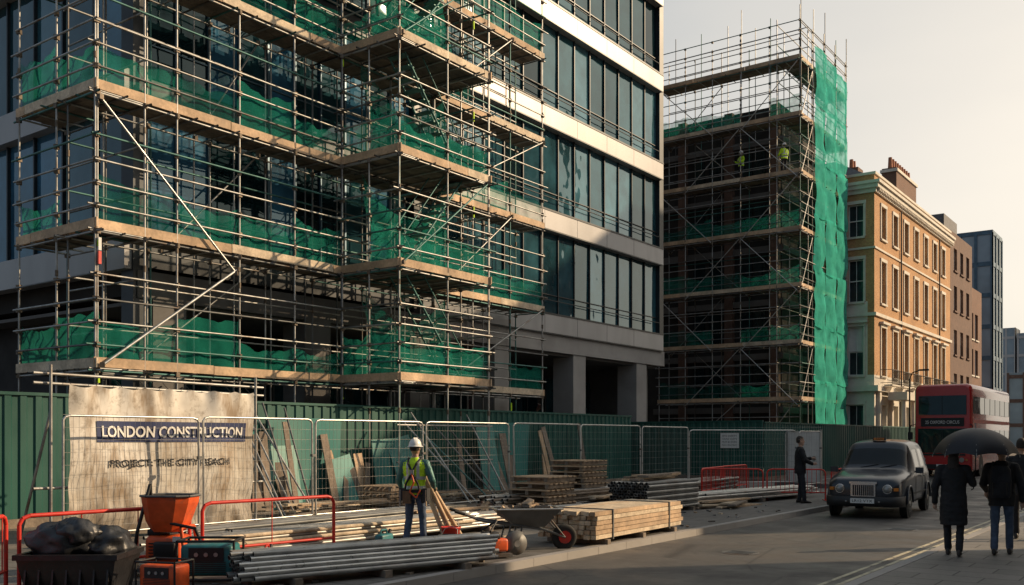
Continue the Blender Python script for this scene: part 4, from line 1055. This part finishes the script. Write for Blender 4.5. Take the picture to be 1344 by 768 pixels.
def helmet(e,mat='helmet_white'):
    m=MB(); n_=28
    rows=[(1.675,.098,.118),(1.70,.100,.12),(1.74,.094,.113),(1.775,.075,.092),(1.80,.045,.056),(1.812,.012,.014)]
    m.loft([[(a*math.cos(2*math.pi*i/n_),b*math.sin(2*math.pi*i/n_)-.002,z) for i in range(n_)] for z,a,b in rows],mat)
    m.loft([[((.10+f)*math.cos(2*math.pi*i/n_),(.12+f*(1.0+1.6*max(0,math.sin(2*math.pi*i/n_))))*math.sin(2*math.pi*i/n_),z) for i in range(n_)] for f,z in ((-.005,1.692),(.022,1.678),(.022,1.670),(-.006,1.676))],mat,False)
    m.box(-.008,.008,-.09,.09,1.80,1.818,mat); m.build('hard_hat',e)
CAMANG=math.radians(36)
wpose=dict(kL=(-.12,.04,.49),aL=(-.16,-.02,.09),kR=(.11,.05,.49),aR=(.13,.06,.09),hL=(-.09,0,.9),eL=(-.29,.02,1.14),wL=(-.27,.16,.93),eR=(.29,-.01,1.14),wR=(.25,.2,1.02),hdL=(.1,.6,-.8),hdR=(0,.8,-.5),curl=.6)
wk=person('construction_worker',(-9.95,11.1,.12),CAMANG-.25,.955,wpose,dict(top='hivis',sleeve='steel_teal',pants='jeans',shoe='boot',glove='glove',armk=1.15),stripes=True,rowsx=1.12); helmet(wk)
m=MB()
for s in (-1,1): 
    m.poly([(s*.10,.12,1.38),(s*.11,0,1.485),(s*.07,-.135,1.40),(-s*.0,-.155,1.26),(-s*.10,-.15,1.08),(-s*.13,-.14,.96)],.018,'harness',6)
    m.poly([(s*.12,-.13,.95),(s*.15,-.09,.82),(s*.12,.02,.72),(s*.05,.10,.86)],.018,'harness',6)
    m.obox((s*.20,-.03,.90),(.08,.16,.2),0,'harness'); m.tube((s*.22,-.1,.72),(s*.22,-.1,.98),.014,'timber' if s>0 else 'steel',8,True)
nn=24; m.loft([[(.202*math.cos(2*math.pi*i/nn),.148*math.sin(2*math.pi*i/nn),z) for i in range(nn)] for z in (.93,.985)],'harness')
m.obox((0,-.16,1.26),(.07,.03,.08),0,'steel'); m.poly([(0,-.17,1.24),(.05,-.2,1.1),(-.02,-.2,.95),(.08,-.17,.85),(.14,-.15,.98)],.013,'paint_orange',6)
m.obox((-.08,-.165,.86),(.13,.06,.2),.1,'boot'); m.build('safety_harness_and_tool_belt',wk)
coatL=[(.50,.20,.15,-.01),(.70,.21,.155,0),(.90,.20,.145,0),(1.08,.185,.135,0),(1.25,.20,.14,0),(1.38,.205,.125,0),(1.45,.13,.095,-.005),(1.50,.07,.07,0)]
p1=person('pedestrian',(-3.05,15.2,.12),math.radians(8),.91,dict(kL=(-.1,.10,.50),aL=(-.09,.14,.09),kR=(.1,-.0,.48),aR=(.09,-.14,.10),eR=(.28,.04,1.16),wR=(.20,.22,1.26),hdR=(-.1,.1,1),eL=(-.27,-.04,1.12),wL=(-.28,.02,.86),curl=.8),dict(top='coat_black',pants='trousers_dark',shoe='shoe',armk=1.25),coat=coatL,hairlong=True)
coatS=[(.78,.19,.145,0),(.92,.20,.15,0),(1.08,.19,.14,0),(1.25,.205,.145,0),(1.38,.205,.125,0),(1.45,.13,.095,-.005),(1.50,.08,.075,0)]
p2=person('pedestrian',(-2.5,15.75,.12),math.radians(4),.93,dict(kL=(-.1,.0,.48),aL=(-.09,-.16,.10),kR=(.1,.1,.5),aR=(.1,.16,.09),eL=(-.27,.02,1.12),wL=(-.24,.2,1.02),eR=(.28,-.04,1.12),wR=(.29,.04,.87)),dict(top='coat_black',pants='jeans',shoe='shoe',armk=1.25),coat=coatS)
m=MB(); 
bk=[[( .15*cx*k_, -.15-.13*dd, z) for cx,dd in ((-1,0),(-.95,.7),(-.6,1),(.6,1),(.95,.7),(1,0))] for z,k_ in ((.92,.85),(.96,1),(1.2,1.02),(1.36,.95),(1.42,.7))]
m.loft(bk,'trousers_dark'); m.loft([[( .11*cx, -.27-.06*dd, z) for cx,dd in ((-1,0),(-.8,1),(.8,1),(1,0))] for z in (.96,.98,1.14,1.16)],'coat_black')
for s in (-1,1): m.poly([(s*.11,-.16,1.40),(s*.12,-.03,1.475),(s*.12,.13,1.38),(s*.14,.14,1.15),(s*.16,-.1,1.0)],.018,'trousers_dark')
m.build('backpack',p2)
p3=person('pedestrian',(-2.6,18.3,.12),math.radians(6),.97,dict(kL=(-.1,.1,.5),aL=(-.09,.15,.09),kR=(.1,0,.48),aR=(.1,-.15,.10)),dict(top='coat_black',pants='trousers_dark',shoe='shoe',armk=1.25),coat=coatS)
um=empty('umbrella',(-2.80,15.45,-.02),.2); m=MB(); NR=8; RR_=.58
def up_(a,t):
    k=(a/(2*math.pi)*NR)%1; sc2=1-.10*math.sin(math.pi*k)*t**2
    r_=RR_*math.sin(t*1.32)/math.sin(1.32)*sc2; z=1.62+.40*(math.cos(t*1.32)-math.cos(1.32))/(1-math.cos(1.32)); z+=.03*math.sin(math.pi*k)*t**3
    return (r_*math.cos(a),r_*math.sin(a),z)
m.grid(lambda u,v:up_(u*2*math.pi,max(.01,v)),64,14,'umbrella_cloth')
for i in range(NR):
    a=2*math.pi*i/NR; m.poly([Vector(up_(a,t/8))+Vector((0,0,-.006)) for t in range(1,9)],.004,'steel'); m.tube(Vector(up_(a,.5)),(0,0,1.68),.003,'steel'); m.tube(up_(a,1),Vector(up_(a,1))*1.0+Vector((0,0,-.03)),.005,'steel')
m.tube((0,0,2.0),(0,0,2.09),.008,'steel',8,True); m.poly([(0,0,2.02),(-.0,.0,1.45),(-.02,0,1.2),(-.03,.02,1.12),(-.06,.02,1.10)],.008,'black',8); m.build('canopy_and_shaft',um)
p4=person('pedestrian',(-8.85,25.2,.12),math.radians(-60),1.0,dict(eL=(-.26,.1,1.15),wL=(-.16,.3,1.18),eR=(.27,.08,1.14),wR=(.15,.28,1.05),hdL=(.2,1,.1),hdR=(-.1,1,.1),curl=.7,kR=(.12,.06,.49),aR=(.14,.08,.09)),dict(top='coat_black',pants='trousers_dark',shoe='shoe',armk=1.3),coat=coatS,vox=.01)
for (x,y,rz_) in ((-21.5,51.55,2.6),(-19.0,51.55,1.0)):
    q=person('construction_worker',(x,y,16.3+.045),rz_,1.0,dict(eL=(-.27,.08,1.15),wL=(-.2,.28,1.1),eR=(.28,.05,1.14),wR=(.22,.27,1.2),hdL=(0,1,0),hdR=(0,1,.1)),dict(top='hivis',sleeve='hivis',pants='trousers_dark',shoe='boot',glove='glove',armk=1.1),stripes=True,rowsx=1.2,vox=.014); helmet(q)

sl_=empty('street_lamp',(-13.5,56.0,.12)); m=MB(); m.tube((0,0,0),(0,0,1.0),.09,'black',12); m.tube((0,0,1.0),(0,0,5.0),.055,'black',10,r2=.04); m.poly([(0,0,5),(.15,0,5.35),(.6,0,5.5)],.03,'black',8)
m.obox((.75,0,5.48),(.5,.2,.09),0,'black'); m.build('post_and_head',sl_)
print('OBJECTS',len(bpy.data.objects),'FACES',sum(len(o.data.polygons) for o in bpy.data.objects if o.type=='MESH'))
